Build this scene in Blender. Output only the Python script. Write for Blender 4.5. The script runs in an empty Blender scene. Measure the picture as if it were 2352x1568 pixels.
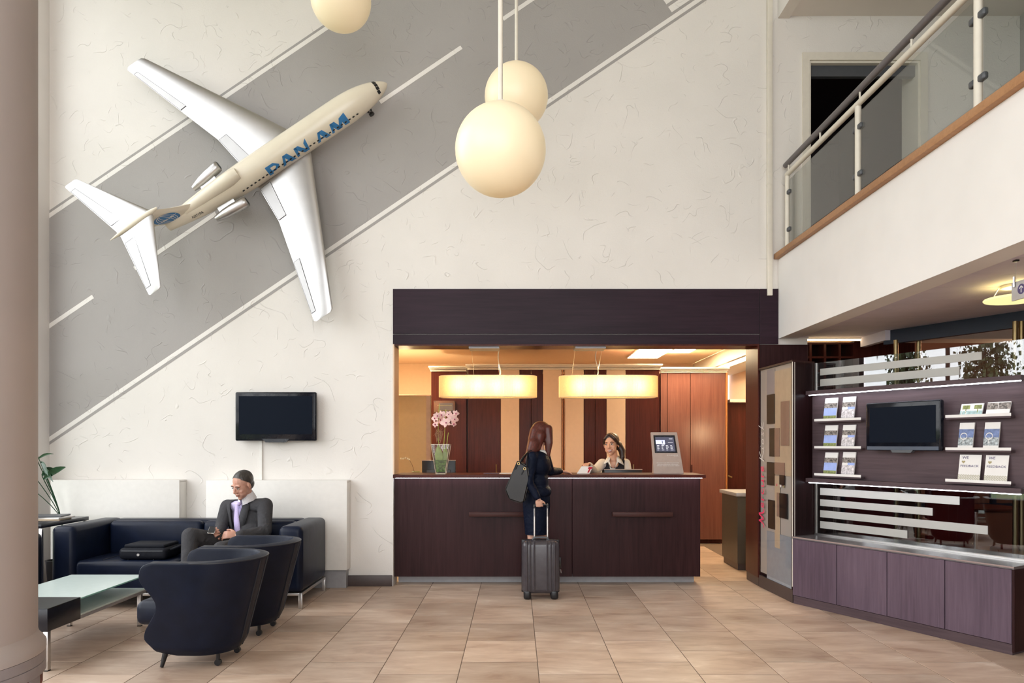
import bpy, bmesh, math, random
from mathutils import Vector, Matrix, Euler
random.seed(7)
S = bpy.context.scene
COL = S.collection
PI = math.pi
# ------------------------------------------------------------------ camera
F, CX, CY, H = 1623.0, 1185.0, 1019.0, 1.4375      # focal length and principal point for a 2352 x 1568 frame, eye height
cam = bpy.data.objects.new('camera', bpy.data.cameras.new('camera')); COL.objects.link(cam)
cam.location = (0, 0, H); cam.rotation_euler = (PI / 2, 0, 0)
cam.data.sensor_width = 36; cam.data.lens = F * 36 / 2352
cam.data.shift_x = (1176 - CX) / 2352; cam.data.shift_y = (CY - 784) / 2352
cam.data.clip_start = 0.05
S.camera = cam
# ------------------------------------------------------------------ daylight and exposure
S.view_settings.view_transform = 'Standard'; S.view_settings.look = 'None'
S.view_settings.gamma = 1; S.view_settings.use_curve_mapping = False
S.view_settings.exposure = 0.08
W = bpy.data.worlds.new('sky'); S.world = W; W.use_nodes = True
bg = W.node_tree.nodes['Background']; bg.inputs[0].default_value = (0.985, 0.965, 1.0, 1); bg.inputs[1].default_value = 5.5
S.cycles.use_denoising = True
S.cycles.max_bounces = 6; S.cycles.diffuse_bounces = 4; S.cycles.glossy_bounces = 3; S.cycles.transparent_max_bounces = 12
S.cycles.caustics_reflective = False; S.cycles.caustics_refractive = False
S.cycles.sample_clamp_indirect = 6
def portal(loc, rot, sx, sy):
    l = bpy.data.lights.new('window_portal', 'AREA'); l.shape = 'RECTANGLE'; l.size = sx; l.size_y = sy; l.cycles.is_portal = True
    o = bpy.data.objects.new('window_portal', l); COL.objects.link(o); o.location = loc; o.rotation_euler = rot
portal((-4.78, 1.45, 3.3), (0, -PI / 2, 0), 6.4, 10.8)
portal((-1.0, -3.98, 3.3), (PI / 2, 0, 0), 7.2, 6.0)
def lamp(name, kind, loc, power, col, size=0.1, rot=(0, 0, 0), size_y=None):
    l = bpy.data.lights.new(name, kind); l.energy = power; l.color = col
    if kind == 'AREA':
        l.size = size
        if size_y: l.shape = 'RECTANGLE'; l.size_y = size_y
    else: l.shadow_soft_size = size
    o = bpy.data.objects.new(name, l); COL.objects.link(o); o.location = loc; o.rotation_euler = rot
    return o
# ------------------------------------------------------------------ helpers
def P(px, py, Y): return Vector(((px - CX) * Y / F, Y, H - (py - CY) * Y / F))
def X(px, Y): return (px - CX) * Y / F
def Z(py, Y): return H - (py - CY) * Y / F
def wloc(o):
    v = Vector((0, 0, 0))
    while o is not None: v = v + o.location; o = o.parent
    return v
def put(me, name, parent=None, mat=None):
    o = bpy.data.objects.new(name, me); COL.objects.link(o)
    if parent is not None: o.parent = parent
    for m in (mat if isinstance(mat, (list, tuple)) else [mat] if mat else []): me.materials.append(m)
    return o
def tag(o, label=None, cat=None, group=None, kind=None):
    if label: o['label'] = label
    if cat: o['category'] = cat
    if group: o['group'] = group
    if kind: o['kind'] = kind
    return o
def thing(name, label, cat, loc=(0, 0, 0), group=None):
    o = bpy.data.objects.new(name, None); COL.objects.link(o); o.location = loc; o.empty_display_size = .1
    return tag(o, label, cat, group)
def copy_tree(o, parent=None):
    c = o.copy(); COL.objects.link(c)
    if parent is not None: c.parent = parent
    for ch in list(o.children): copy_tree(ch, c)
    return c
class G:
    def __init__(s): s.b = bmesh.new()
    def add(s, verts, faces, mi=0):
        vs = [s.b.verts.new(v) for v in verts]
        for f in faces:
            try: s.b.faces.new([vs[i] for i in f]).material_index = mi
            except ValueError: pass
        return s
    def box(s, x0, x1, y0, y1, z0, z1, mi=0):
        return s.add([(x, y, z) for z in (z0, z1) for y in (y0, y1) for x in (x0, x1)],
                     [(0, 2, 3, 1), (4, 5, 7, 6), (0, 1, 5, 4), (1, 3, 7, 5), (3, 2, 6, 7), (2, 0, 4, 6)], mi)
    def rbox(s, c, size, r=.01, seg=2, M=None, mi=0):
        b = bmesh.new(); bmesh.ops.create_cube(b, size=1)
        for v in b.verts: v.co = Vector((v.co.x * size[0], v.co.y * size[1], v.co.z * size[2]))
        if r > 0: bmesh.ops.bevel(b, geom=b.edges[:], offset=min(r, min(size) * .49), segments=seg, profile=.5, affect='EDGES')
        T = Matrix.Translation(Vector(c)) @ (M.to_4x4() if M is not None else Matrix.Identity(4))
        bmesh.ops.transform(b, matrix=T, verts=b.verts[:])
        return s.merge(b, mi)
    def merge(s, b, mi=0):
        mp = {v: s.b.verts.new(v.co) for v in b.verts}
        for f in b.faces:
            try: s.b.faces.new([mp[v] for v in f.verts]).material_index = mi
            except ValueError: pass
        b.free(); return s
    def obox(s, pts, h, mi=0):                     # vertical prism: list of (x, y), (z0, z1)
        n = len(pts)
        return s.add([(p[0], p[1], z) for z in h for p in pts],
                     [tuple(range(n - 1, -1, -1)), tuple(range(n, 2 * n))] + [(i, (i + 1) % n, n + (i + 1) % n, n + i) for i in range(n)], mi)
    def tube(s, pts, r, seg=10, mi=0, flat=None):
        pts = [Vector(p) for p in pts]; n = len(pts); rs = r if isinstance(r, (list, tuple)) else [r] * n
        vs = []; up = None
        for i, p in enumerate(pts):
            d = (pts[min(i + 1, n - 1)] - pts[max(i - 1, 0)]).normalized()
            if up is None:
                up = Vector((0, 0, 1)) if abs(d.z) < .9 else Vector((1, 0, 0))
            u = (up - d * up.dot(d)).normalized(); up = u; w = d.cross(u)
            for k in range(seg):
                a = 2 * PI * k / seg; vs.append(p + (u * math.cos(a) + w * math.sin(a) * (flat or 1)) * rs[i])
        fs = [(i * seg + k, i * seg + (k + 1) % seg, (i + 1) * seg + (k + 1) % seg, (i + 1) * seg + k) for i in range(n - 1) for k in range(seg)]
        fs += [tuple(range(seg - 1, -1, -1)), tuple((n - 1) * seg + k for k in range(seg))]
        return s.add(vs, fs, mi)
    def lathe(s, prof, c=(0, 0, 0), seg=32, M=None, mi=0, a0=0, a1=2 * PI):
        c = Vector(c); vs = []; full = abs(a1 - a0 - 2 * PI) < 1e-6; m = seg if full else seg + 1
        for (r, z) in prof:
            for k in range(m):
                a = a0 + (a1 - a0) * k / seg; v = Vector((r * math.cos(a), r * math.sin(a), z))
                vs.append(c + (M @ v if M is not None else v))
        n = len(prof)
        fs = [(i * m + k, i * m + (k + 1) % m, (i + 1) * m + (k + 1) % m, (i + 1) * m + k) for i in range(n - 1) for k in range(seg)]
        if full:
            fs += [tuple(range(m - 1, -1, -1)), tuple((n - 1) * m + k for k in range(m))]
        return s.add(vs, fs, mi)
    def ell(s, c, r, M=None, seg=16, rings=10, mi=0):
        b = bmesh.new(); bmesh.ops.create_uvsphere(b, u_segments=seg, v_segments=rings, radius=1)
        r = (r, r, r) if isinstance(r, (int, float)) else r
        T = Matrix.Translation(Vector(c)) @ (M.to_4x4() if M is not None else Matrix.Identity(4)) @ Matrix.Diagonal((*r, 1))
        bmesh.ops.transform(b, matrix=T, verts=b.verts[:]); return s.merge(b, mi)
    def cap(s, p0, r0, p1, r1, seg=14):             # tapered capsule, closed
        p0, p1 = Vector(p0), Vector(p1); d = p1 - p0
        q = d.to_track_quat('Z', 'Y').to_matrix() if d.length > 1e-6 else Matrix.Identity(3)
        L = d.length; prof = [(r0 * math.sin(t), -r0 * math.cos(t)) for t in [PI / 2 * i / 5 for i in range(1, 6)]]
        prof += [(r1 * math.cos(t), L + r1 * math.sin(t)) for t in [PI / 2 * i / 5 for i in range(0, 5)]]
        return s.lathe(prof, p0, seg, q)
    def quad(s, a, b, c, d, mi=0): return s.add([a, b, c, d], [(0, 1, 2, 3)], mi)
    def sheet(s, rows, mi=0, closed=False):         # grid of points
        n = len(rows[0]); vs = [p for r in rows for p in r]; m = n if closed else n - 1
        return s.add(vs, [(i * n + k, i * n + (k + 1) % n, (i + 1) * n + (k + 1) % n, (i + 1) * n + k) for i in range(len(rows) - 1) for k in range(m)], mi)
    def loft(s, rings, mi=0):                       # closed rings with caps
        s.sheet(rings, mi, True); n = len(rings[0])
        s.add(rings[0], [tuple(range(n))], mi); s.add(rings[-1], [tuple(range(n))], mi)
        bmesh.ops.remove_doubles(s.b, verts=s.b.verts[:], dist=1e-6); return s
    def build(s, name, mat, parent=None, smooth=30, label=None, cat=None, group=None, kind=None, fix=True, origin=True, mods=None):
        if fix: bmesh.ops.recalc_face_normals(s.b, faces=s.b.faces[:])
        me = bpy.data.meshes.new(name); s.b.to_mesh(me); s.b.free()
        if parent is not None: off = wloc(parent)
        elif origin and len(me.vertices):
            xs = [v.co.x for v in me.vertices]; ys = [v.co.y for v in me.vertices]; zs = [v.co.z for v in me.vertices]
            off = Vector(((min(xs) + max(xs)) / 2, (min(ys) + max(ys)) / 2, min(zs)))
        else: off = Vector((0, 0, 0))
        me.transform(Matrix.Translation(-off))
        o = put(me, name, parent, mat)
        if parent is None: o.location = off
        if mods:
            for t, kw in mods:
                m = o.modifiers.new(t.lower(), t)
                for k, v in kw.items(): setattr(m, k, v)
            dg = bpy.context.evaluated_depsgraph_get(); dg.update()
            nm = bpy.data.meshes.new_from_object(o.evaluated_get(dg)); o.modifiers.clear(); o.data = nm; me = nm; me.name = name
        if smooth:
            me.polygons.foreach_set('use_smooth', [True] * len(me.polygons))
            if smooth < 180: me.set_sharp_from_angle(angle=math.radians(smooth))
        return tag(o, label, cat, group, kind)
def lin(c):
    f = lambda u: u / 12.92 if u <= .04045 else ((u + .055) / 1.055) ** 2.4
    return tuple(f(v / 255) for v in c) + (1,)
# ------------------------------------------------------------------ materials
class N:
    def __init__(s, name):
        s.m = bpy.data.materials.new(name); s.m.use_nodes = True; s.t = s.m.node_tree; s.t.nodes.clear()
        s.out = s.n('ShaderNodeOutputMaterial')
    def n(s, typ, **kw):
        x = s.t.nodes.new(typ)
        for k, v in kw.items():
            if k.startswith('i_'): x.inputs[k[2:].replace('_', ' ')].default_value = v
            else: setattr(x, k, v)
        return x
    def l(s, a, b): s.t.links.new(a, b)
    def pos(s, scale=(1, 1, 1), rot=(0, 0, 0), obj=False, rand=False):
        src = s.n('ShaderNodeTexCoord').outputs['Object'] if obj else s.n('ShaderNodeNewGeometry').outputs['Position']
        if rand:
            oi = s.n('ShaderNodeObjectInfo'); mu = s.n('ShaderNodeMath', operation='MULTIPLY'); mu.inputs[1].default_value = 37.0
            s.l(oi.outputs['Random'], mu.inputs[0]); ad = s.n('ShaderNodeVectorMath', operation='ADD')
            s.l(src, ad.inputs[0]); s.l(mu.outputs[0], ad.inputs[1]); src = ad.outputs[0]
        mp = s.n('ShaderNodeMapping'); mp.inputs['Scale'].default_value = scale; mp.inputs['Rotation'].default_value = rot
        s.l(src, mp.inputs[0]); return mp.outputs[0]
    def noise(s, vec, scale=5, detail=3, rough=.5, dist=0):
        x = s.n('ShaderNodeTexNoise'); x.inputs['Scale'].default_value = scale; x.inputs['Detail'].default_value = detail
        x.inputs['Roughness'].default_value = rough; x.inputs['Distortion'].default_value = dist; s.l(vec, x.inputs['Vector']); return x.outputs['Fac']
    def ramp(s, fac, stops):
        r = s.n('ShaderNodeValToRGB'); e = r.color_ramp.elements
        while len(e) < len(stops): e.new(.5)
        for k, (p, c) in enumerate(stops): e[k].position = p; e[k].color = c if len(c) == 4 else (*c, 1)
        s.l(fac, r.inputs[0]); return r.outputs[0]
    def bump(s, h, strength=.3, dist=.01):
        b = s.n('ShaderNodeBump'); b.inputs['Strength'].default_value = strength; b.inputs['Distance'].default_value = dist
        s.l(h, b.inputs['Height']); return b.outputs[0]
    def bsdf(s, col, rough=.5, metal=0, nrm=None, **kw):
        b = s.n('ShaderNodeBsdfPrincipled')
        if isinstance(col, tuple): b.inputs['Base Color'].default_value = col
        else: s.l(col, b.inputs['Base Color'])
        if isinstance(rough, (int, float)): b.inputs['Roughness'].default_value = rough
        else: s.l(rough, b.inputs['Roughness'])
        b.inputs['Metallic'].default_value = metal
        if nrm is not None: s.l(nrm, b.inputs['Normal'])
        for k, v in kw.items(): b.inputs[k.replace('_', ' ')].default_value = v
        s.l(b.outputs[0], s.out.inputs[0]); return b
def plain(name, c, rough=.5, metal=0, var=.06, scale=20, bump=0, bscale=120, **kw):
    k = N(name); v = k.pos(obj=True); f = k.noise(v, scale, 3)
    c1 = tuple(max(0, x * (1 - var)) for x in c[:3]); c2 = tuple(x * (1 + var) for x in c[:3])
    nr = k.bump(k.noise(v, bscale, 2), bump, .002) if bump else None
    k.bsdf(k.ramp(f, [(.3, c1), (.7, c2)]), rough, metal, nr, **kw); return k.m
def glow(name, c, strength, base=None):
    k = N(name); v = k.pos(obj=True); f = k.noise(v, 3, 1)
    b = k.bsdf(base or (.8, .8, .8, 1), .4); b.inputs['Emission Color'].default_value = c; b.inputs['Emission Strength'].default_value = strength; return k.m
def wood(name, c1, c2, vertical=True, rough=.36, gscale=1.0, turn=0, spec=.14):
    k = N(name); sc = (26, 26, 1.3) if vertical else (1.3, 26, 26)
    v = k.pos(tuple(x * gscale for x in sc))
    if turn:
        pr = k.n('ShaderNodeMapping'); pr.inputs['Rotation'].default_value = (0, 0, turn); k.l(k.n('ShaderNodeNewGeometry').outputs['Position'], pr.inputs[0]); m2 = k.n('ShaderNodeMapping'); m2.inputs['Scale'].default_value = sc; k.l(pr.outputs[0], m2.inputs[0]); v = m2.outputs[0]
    f = k.noise(v, 1.6, 6, .62, .6); g = k.noise(k.pos((1.1, 1.1, .35) if vertical else (.35, 1.1, 1.1)), 1.7, 2)
    mx = k.n('ShaderNodeMath', operation='MULTIPLY_ADD'); mx.inputs[1].default_value = .45; k.l(g, mx.inputs[0])
    ad = k.n('ShaderNodeMath', operation='MULTIPLY'); ad.inputs[1].default_value = .55; k.l(f, ad.inputs[0]); k.l(ad.outputs[0], mx.inputs[2])
    k.bsdf(k.ramp(mx.outputs[0], [(.32, c1), (.66, c2)]), rough, 0, k.bump(f, .08, .002), Specular_IOR_Level=spec); return k.m
def plaster(name, c, strokes=.55):
    k = N(name); v = k.pos()
    fine = k.noise(v, 75, 3, .55)
    tot = None
    for off, sc_, ms, th in (((0, 0, 0), 2.6, 5.0, .55), ((7.3, 2.1, 4.4), 3.6, 6.5, .57), ((3.1, 9.2, 1.7), 4.6, 7.0, .585)):   # trowel strokes: broken contour lines of soft noise
        vv = k.n('ShaderNodeVectorMath', operation='ADD'); vv.inputs[1].default_value = off; k.l(v, vv.inputs[0])
        d1 = k.n('ShaderNodeMath', operation='SUBTRACT'); d1.inputs[1].default_value = .5; k.l(k.noise(vv.outputs[0], sc_, 1, .4, .6), d1.inputs[0])
        d2 = k.n('ShaderNodeMath', operation='ABSOLUTE'); k.l(d1.outputs[0], d2.inputs[0])
        ridge = k.ramp(d2.outputs[0], [(0, (1, 1, 1)), (.0062, (0, 0, 0))]); mask = k.ramp(k.noise(vv.outputs[0], ms, 1, .5), [(th, (0, 0, 0)), (th + .07, (1, 1, 1))])
        mm = k.n('ShaderNodeMath', operation='MULTIPLY'); k.l(ridge, mm.inputs[0]); k.l(mask, mm.inputs[1])
        if tot is None: tot = mm
        else: ad = k.n('ShaderNodeMath', operation='ADD'); k.l(tot.outputs[0], ad.inputs[0]); k.l(mm.outputs[0], ad.inputs[1]); tot = ad
    mm = tot
    s1 = k.n('ShaderNodeMath', operation='MULTIPLY_ADD'); s1.inputs[1].default_value = .34; k.l(fine, s1.inputs[0]); k.l(mm.outputs[0], s1.inputs[2])
    lump = k.noise(v, 9, 2); s2 = k.n('ShaderNodeMath', operation='MULTIPLY_ADD'); s2.inputs[1].default_value = .35; k.l(lump, s2.inputs[0]); k.l(s1.outputs[0], s2.inputs[2])
    f = k.noise(v, 2, 3); c1 = tuple(x * .97 for x in c[:3]); c2 = tuple(min(1, x * 1.02) for x in c[:3])
    k.bsdf(k.ramp(f, [(.3, c1), (.7, c2)]), .8, 0, k.bump(s2.outputs[0], strokes, .009), Specular_IOR_Level=.25); return k.m
def glass(name, tint=(1, 1, 1, 1), ior=1.5, rough=0.0, gain=1.0):
    k = N(name); g = k.n('ShaderNodeNewGeometry'); mi = k.n('ShaderNodeMix'); mi.data_type = 'FLOAT'
    k.l(g.outputs['Backfacing'], mi.inputs[0]); mi.inputs[2].default_value = ior; mi.inputs[3].default_value = 1 / ior
    fr = k.n('ShaderNodeFresnel'); k.l(mi.outputs[0], fr.inputs['IOR'])
    mg = k.n('ShaderNodeMath', operation='MULTIPLY'); mg.inputs[1].default_value = gain; mg.use_clamp = True; k.l(fr.outputs[0], mg.inputs[0])
    tr = k.n('ShaderNodeBsdfTransparent'); tr.inputs[0].default_value = tint; gl = k.n('ShaderNodeBsdfGlossy'); gl.inputs['Roughness'].default_value = rough
    ms = k.n('ShaderNodeMixShader'); k.l(mg.outputs[0], ms.inputs[0]); k.l(tr.outputs[0], ms.inputs[1]); k.l(gl.outputs[0], ms.inputs[2]); k.l(ms.outputs[0], k.out.inputs[0]); return k.m
def leather(name, c, rough=.36):
    k = N(name); v = k.pos(obj=True); vo = k.n('ShaderNodeTexVoronoi'); vo.inputs['Scale'].default_value = 190; k.l(v, vo.inputs['Vector'])
    big = k.noise(v, 9, 3); s = k.n('ShaderNodeMath', operation='MULTIPLY_ADD'); s.inputs[1].default_value = .12; k.l(vo.outputs['Distance'], s.inputs[0]); k.l(big, s.inputs[2])
    k.bsdf(k.ramp(big, [(.3, tuple(x * .8 for x in c[:3])), (.7, tuple(x * 1.2 for x in c[:3]))]), rough, 0, k.bump(s.outputs[0], .22, .006), Specular_IOR_Level=.20); return k.m
def cloth(name, c, rough=.85, scale=260, fold=.25):
    k = N(name); v = k.pos(obj=True); f = k.noise(v, scale, 2); g = k.noise(v, 11, 2, .5, .8)
    s = k.n('ShaderNodeMath', operation='MULTIPLY_ADD'); s.inputs[1].default_value = .06; k.l(f, s.inputs[0]); k.l(g, s.inputs[2])
    k.bsdf(k.ramp(f, [(.3, tuple(x * .85 for x in c[:3])), (.7, tuple(x * 1.15 for x in c[:3]))]), rough, 0, k.bump(s.outputs[0], fold, .02), Specular_IOR_Level=.12); return k.m
M = {}
M['wall'] = plaster('white_plaster', (.79, .755, .715), .55)
M['grey'] = plaster('grey_wall_paint', (.385, .365, .352), .50)
M['linew'] = plaster('white_line_paint', (.83, .80, .76))
M['white'] = plain('white_lacquer', (.80, .775, .735), .45, var=.02)
M['wsmooth'] = plain('white_render', (.85, .82, .80), .7, var=.02, scale=3)
M['trimw'] = plain('cream_trim', (.74, .69, .60), .5, var=.03)
M['ceil'] = plain('ceiling_panel', (.68, .63, .72), .75, var=.03, scale=6)
M['ceilu'] = plain('ceiling_paint', (.76, .70, .64), .8, var=.03, scale=2)
M['woodv'] = wood('dark_walnut_vertical', (.015, .0050, .0058), (.042, .0155, .0170))
M['woodh'] = wood('dark_walnut_horizontal', (.014, .0065, .0115), (.031, .0150, .0240), False)
M['woodg'] = wood('grey_walnut_vertical', (.078, .052, .072), (.140, .098, .130), True, .4)
M['woodgh'] = wood('grey_walnut_horizontal', (.062, .042, .048), (.110, .076, .084), False, .4, 1, math.radians(60.8))
M['woodr'] = wood('red_walnut_vertical', (.036, .0085, .0065), (.090, .022, .016), True, .3)
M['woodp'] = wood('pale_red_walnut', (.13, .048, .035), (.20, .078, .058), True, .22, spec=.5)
M['edge'] = plain('edge_banding', (.30, .22, .20), .5)
M['oak'] = wood('oak_rail', (.36, .18, .085), (.48, .255, .125), False, .4)
M['amber'] = plain('amber_wood_edge', (.40, .15, .04), .4)
M['beige'] = plain('beige_panel', (.76, .57, .41), .6, var=.02)
M['tan'] = plain('tan_wall', (.55, .45, .29), .7, var=.03)
M['steel'] = plain('brushed_steel', (.62, .60, .58), .32, 1, var=.05)
M['kick'] = plain('grey_metal_plinth', (.34, .33, .34), .5, .3)
M['chrome'] = plain('chrome', (.75, .74, .73), .16, 1, var=.02)
M['silver'] = plain('polished_silver_paint', (.50, .49, .485), .30, .9, var=.05, scale=5)
M['flap'] = plain('satin_silver_paint', (.40, .39, .39), .42, .85, var=.04, scale=5)
M['cream'] = plain('cream_gloss_paint', (.76, .69, .56), .25, var=.03, scale=4)
M['blue'] = plain('airline_blue_print', (.035, .20, .46), .35, var=.05)
M['black'] = plain('black_plastic', (.008, .008, .010), .35)
M['blackg'] = plain('black_gloss', (.006, .007, .012), .12, Specular_IOR_Level=.3)
M['screen'] = plain('dark_screen', (.005, .008, .016), .4, var=.02, Specular_IOR_Level=.05)
M['darkgrey'] = plain('dark_grey_plastic', (.075, .08, .09), .4)
M['leather'] = leather('navy_leather', (.006, .010, .026))
M['leather2'] = leather('black_leather', (.005, .008, .020), .42)
M['piping'] = plain('leather_piping', (.016, .017, .024), .4)
M['frost'] = plain('frosted_glass', (.62, .72, .70), .22, var=.02)
M['glassedge'] = plain('glass_edge', (.25, .52, .48), .2)
M['glass'] = glass('clear_glass', (.93, .95, .94, 1))
M['glassr'] = glass('rail_glass', (.88, .90, .89, 1), 1.5, 0, 1.3)
M['glasss'] = glass('screen_glass', (.80, .82, .84, 1), 1.7, 0, 2.2)
M['stripe'] = plain('frosted_stripe', (.42, .41, .385), .35, var=.02)
M['blacktable'] = plain('black_table_lacquer', (.014, .015, .022), .25)
M['paper'] = plain('paper', (.82, .80, .78), .7, var=.02)
M['ink'] = plain('purple_ink', (.09, .07, .17), .6)
M['gold'] = plain('gold_ink', (.38, .32, .16), .6)
M['pink'] = plain('pink_vinyl', (.85, .045, .14), .5)
M['kiosk'] = plain('kiosk_back_panel', (.46, .42, .38), .35, var=.04, scale=3)
M['kiosk2'] = plain('kiosk_brown_panel', (.30, .19, .145), .4)
M['kiosk3'] = plain('kiosk_sand_panel', (.55, .43, .30), .35)
M['kiosk4'] = plain('kiosk_grey_panel', (.31, .30, .32), .3, var=.05, scale=3)
M['taupe'] = plain('taupe_lacquer', (.42, .32, .27), .45)
M['brass'] = plain('aged_brass', (.30, .23, .12), .35, 1)
M['bluetrim'] = plain('navy_trim', (.006, .013, .035), .4)
M['barwall'] = plain('brown_bar_wall', (.17, .078, .055), .7, var=.08, scale=2)
M['red'] = cloth('red_upholstery', (.16, .012, .010))
M['grout'] = plain('grout', (.17, .12, .09), .9)
M['base'] = plain('dark_brown_skirting', (.065, .045, .042), .45)
M['led'] = glow('led_strip', (.86, .90, 1, 1), 14)
M['ledw'] = glow('warm_led_strip', (1, .72, .38, 1), 7)
M['globe'] = None
k = N('opal_globe'); b_ = k.bsdf((.80, .70, .52, 1), .35); b_.inputs['Emission Color'].default_value = (1, .73, .36, 1); b_.inputs['Emission Strength'].default_value = .20; M['globe'] = k.m
k = N('tile_stone'); v = k.pos((1.0, 3.2, 1), obj=True, rand=True); f1 = k.noise(v, 2.6, 5, .62, .9); f2 = k.noise(k.pos((1, 1.6, 1), obj=True, rand=True), 2.3, 3)
mx = k.n('ShaderNodeMath', operation='MULTIPLY_ADD'); mx.inputs[1].default_value = .55; k.l(f1, mx.inputs[0])
m2 = k.n('ShaderNodeMath', operation='MULTIPLY'); m2.inputs[1].default_value = .45; k.l(f2, m2.inputs[0]); k.l(m2.outputs[0], mx.inputs[2])
cr = k.ramp(mx.outputs[0], [(.30, (.36, .23, .165)), (.46, (.53, .385, .29)), (.60, (.64, .495, .39)), (.72, (.80, .68, .57))])
oi = k.n('ShaderNodeObjectInfo'); hs = k.n('ShaderNodeHueSaturation'); mr = k.n('ShaderNodeMapRange'); mr.inputs[3].default_value = .84; mr.inputs[4].default_value = 1.12
k.l(oi.outputs['Random'], mr.inputs[0]); k.l(mr.outputs[0], hs.inputs['Value']); k.l(cr, hs.inputs['Color']); k.bsdf(hs.outputs[0], .42, 0, k.bump(f1, .06, .003), Specular_IOR_Level=.4); M['tile'] = k.m
k = N('shade_fabric'); v = k.pos(obj=True); f = k.noise(v, 60, 2)
df = k.n('ShaderNodeBsdfDiffuse'); df.inputs[0].default_value = (.80, .70, .50, 1); tl = k.n('ShaderNodeBsdfTranslucent'); k.l(k.ramp(f, [(.3, (.88, .70, .38)), (.7, (.95, .80, .50))]), tl.inputs[0])
ms = k.n('ShaderNodeMixShader'); ms.inputs[0].default_value = .6; k.l(df.outputs[0], ms.inputs[1]); k.l(tl.outputs[0], ms.inputs[2]); k.l(ms.outputs[0], k.out.inputs[0]); M['shade'] = k.m
# ------------------------------------------------------------------ lettering helpers
def text_pts(txt, size=1.0, shear=0, bold=0):
    c = bpy.data.curves.new('lettering', 'FONT'); c.body = txt; c.size = size; c.shear = shear; c.offset = bold; c.resolution_u = 3; c.align_x = 'LEFT'
    o = bpy.data.objects.new('lettering', c); COL.objects.link(o); dg = bpy.context.evaluated_depsgraph_get(); dg.update()
    me = bpy.data.meshes.new_from_object(o.evaluated_get(dg)); bpy.data.objects.remove(o); bpy.data.curves.remove(c)
    vs = [v.co.copy() for v in me.vertices]; fs = [tuple(p.vertices) for p in me.polygons]; bpy.data.meshes.remove(me); return vs, fs
def text_on(g, txt, height, org, right, up, width=None, align='l', shear=0, bold=0, mi=0):
    vs, fs = text_pts(txt, 1, shear, bold)
    if not vs: return
    x0 = min(v.x for v in vs); x1 = max(v.x for v in vs); k = height / .72; kx = (width / (x1 - x0)) if width else k
    sh = {'l': 0, 'c': (x1 - x0) / 2, 'r': (x1 - x0)}[align]; org, right, up = Vector(org), Vector(right), Vector(up)
    g.add([org + right * ((v.x - x0 - sh) * kx) + up * (v.y * k) for v in vs], fs, mi)
def ribbon(g, pts, w, mapf, mi=0):                  # pen stroke in 2-D, mapped to 3-D
    pts = [Vector((p[0], p[1])) for p in pts]; n = len(pts); L = []; R = []
    for i, p in enumerate(pts):
        d = (pts[min(i + 1, n - 1)] - pts[max(i - 1, 0)]).normalized(); q = Vector((-d.y, d.x)); ww = (w[i] if isinstance(w, list) else w) / 2
        L.append(mapf(p + q * ww)); R.append(mapf(p - q * ww))
    g.sheet([L, R], mi)
def smooth_pts(pts, k=6):
    out = []; n = len(pts)
    for i in range(n - 1):
        p0, p1, p2, p3 = (Vector(pts[max(i - 1, 0)]), Vector(pts[i]), Vector(pts[i + 1]), Vector(pts[min(i + 2, n - 1)]))
        for j in range(k):
            t = j / k; out.append(.5 * ((2 * p1) + (p2 - p0) * t + (2 * p0 - 5 * p1 + 4 * p2 - p3) * t * t + (3 * p1 - p0 - 3 * p2 + p3) * t ** 3))
    out.append(Vector(pts[-1])); return out
# ------------------------------------------------------------------ the setting
WY = 7.15                                           # face of the tall back wall
OX0, OX1, OZ = -1.242, 2.458, 2.446                 # reception opening
g = G()
g.box(-5.0, OX0, WY, WY + .26, 0, 7.2); g.box(OX0, OX1, WY, WY + .26, OZ, 7.2); g.box(OX1, 2.95, WY + .002, WY + .36, 0, 7.2)
g.box(2.95, 2.965, WY, WY + .3, 2.5, 7.2); g.box(2.965, 4.088, WY, WY + .3, 5.31, 7.2); g.box(4.088, 5.3, WY, WY + .3, 2.5, 7.2)
wall = g.build('wall_back', M['wall'], kind='structure', origin=False)
SL = .6763; ca, sa = 1 / math.hypot(1, SL), SL / math.hypot(1, SL)
def AB(a, b): return (a * ca + b * sa, -a * sa + b * ca)         # along / across the painted runway, in wall units
def band(x0, x1, ya0, yb0, depth, name, mat):       # stripe between two parallel slanted edges (heights taken at x = 95)
    y = lambda x, c: c - (x - 95) * SL
    g = G(); pts = [P(x0, y(x0, ya0), WY), P(x1, y(x1, ya0), WY), P(x1, y(x1, yb0), WY), P(x0, y(x0, yb0), WY)]
    f = [Vector((p.x, WY - depth, p.z)) for p in pts]; bk = [Vector((p.x, WY + .001, p.z)) for p in pts]
    g.add(f + bk, [(0, 1, 2, 3), (4, 7, 6, 5), (0, 4, 5, 1), (1, 5, 6, 2), (2, 6, 7, 3), (3, 7, 4, 0)])
    return g.build(name, mat, wall)
band(-120, 1700, 513.5, 1015.4, .002, 'runway_band', M['grey'])
band(-120, 1700, 502.2, 513.5, .003, 'runway_edge_line', M['linew']); band(-120, 1700, 495.6, 502.2, .002, 'runway_outer_line', M['grey'])
band(-120, 1730, 1015.4, 1026.6, .003, 'runway_edge_line', M['linew']); band(-120, 1735, 1026.6, 1033.8, .002, 'runway_outer_line', M['grey'])
def ab_quad(a0, a1, b0, b1, name, mat, d=.004):
    c = [AB(a0, b0), AB(a1, b0), AB(a1, b1), AB(a0, b1)]; g = G(); pts = [P(x, y, WY) for x, y in c]
    g.add([Vector((p.x, WY - d, p.z)) for p in pts] + [Vector((p.x, WY - .001, p.z)) for p in pts], [(0, 1, 2, 3), (4, 7, 6, 5), (0, 4, 5, 1), (1, 5, 6, 2), (2, 6, 7, 3), (3, 7, 4, 0)])
    return g.build(name, mat, wall)
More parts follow.
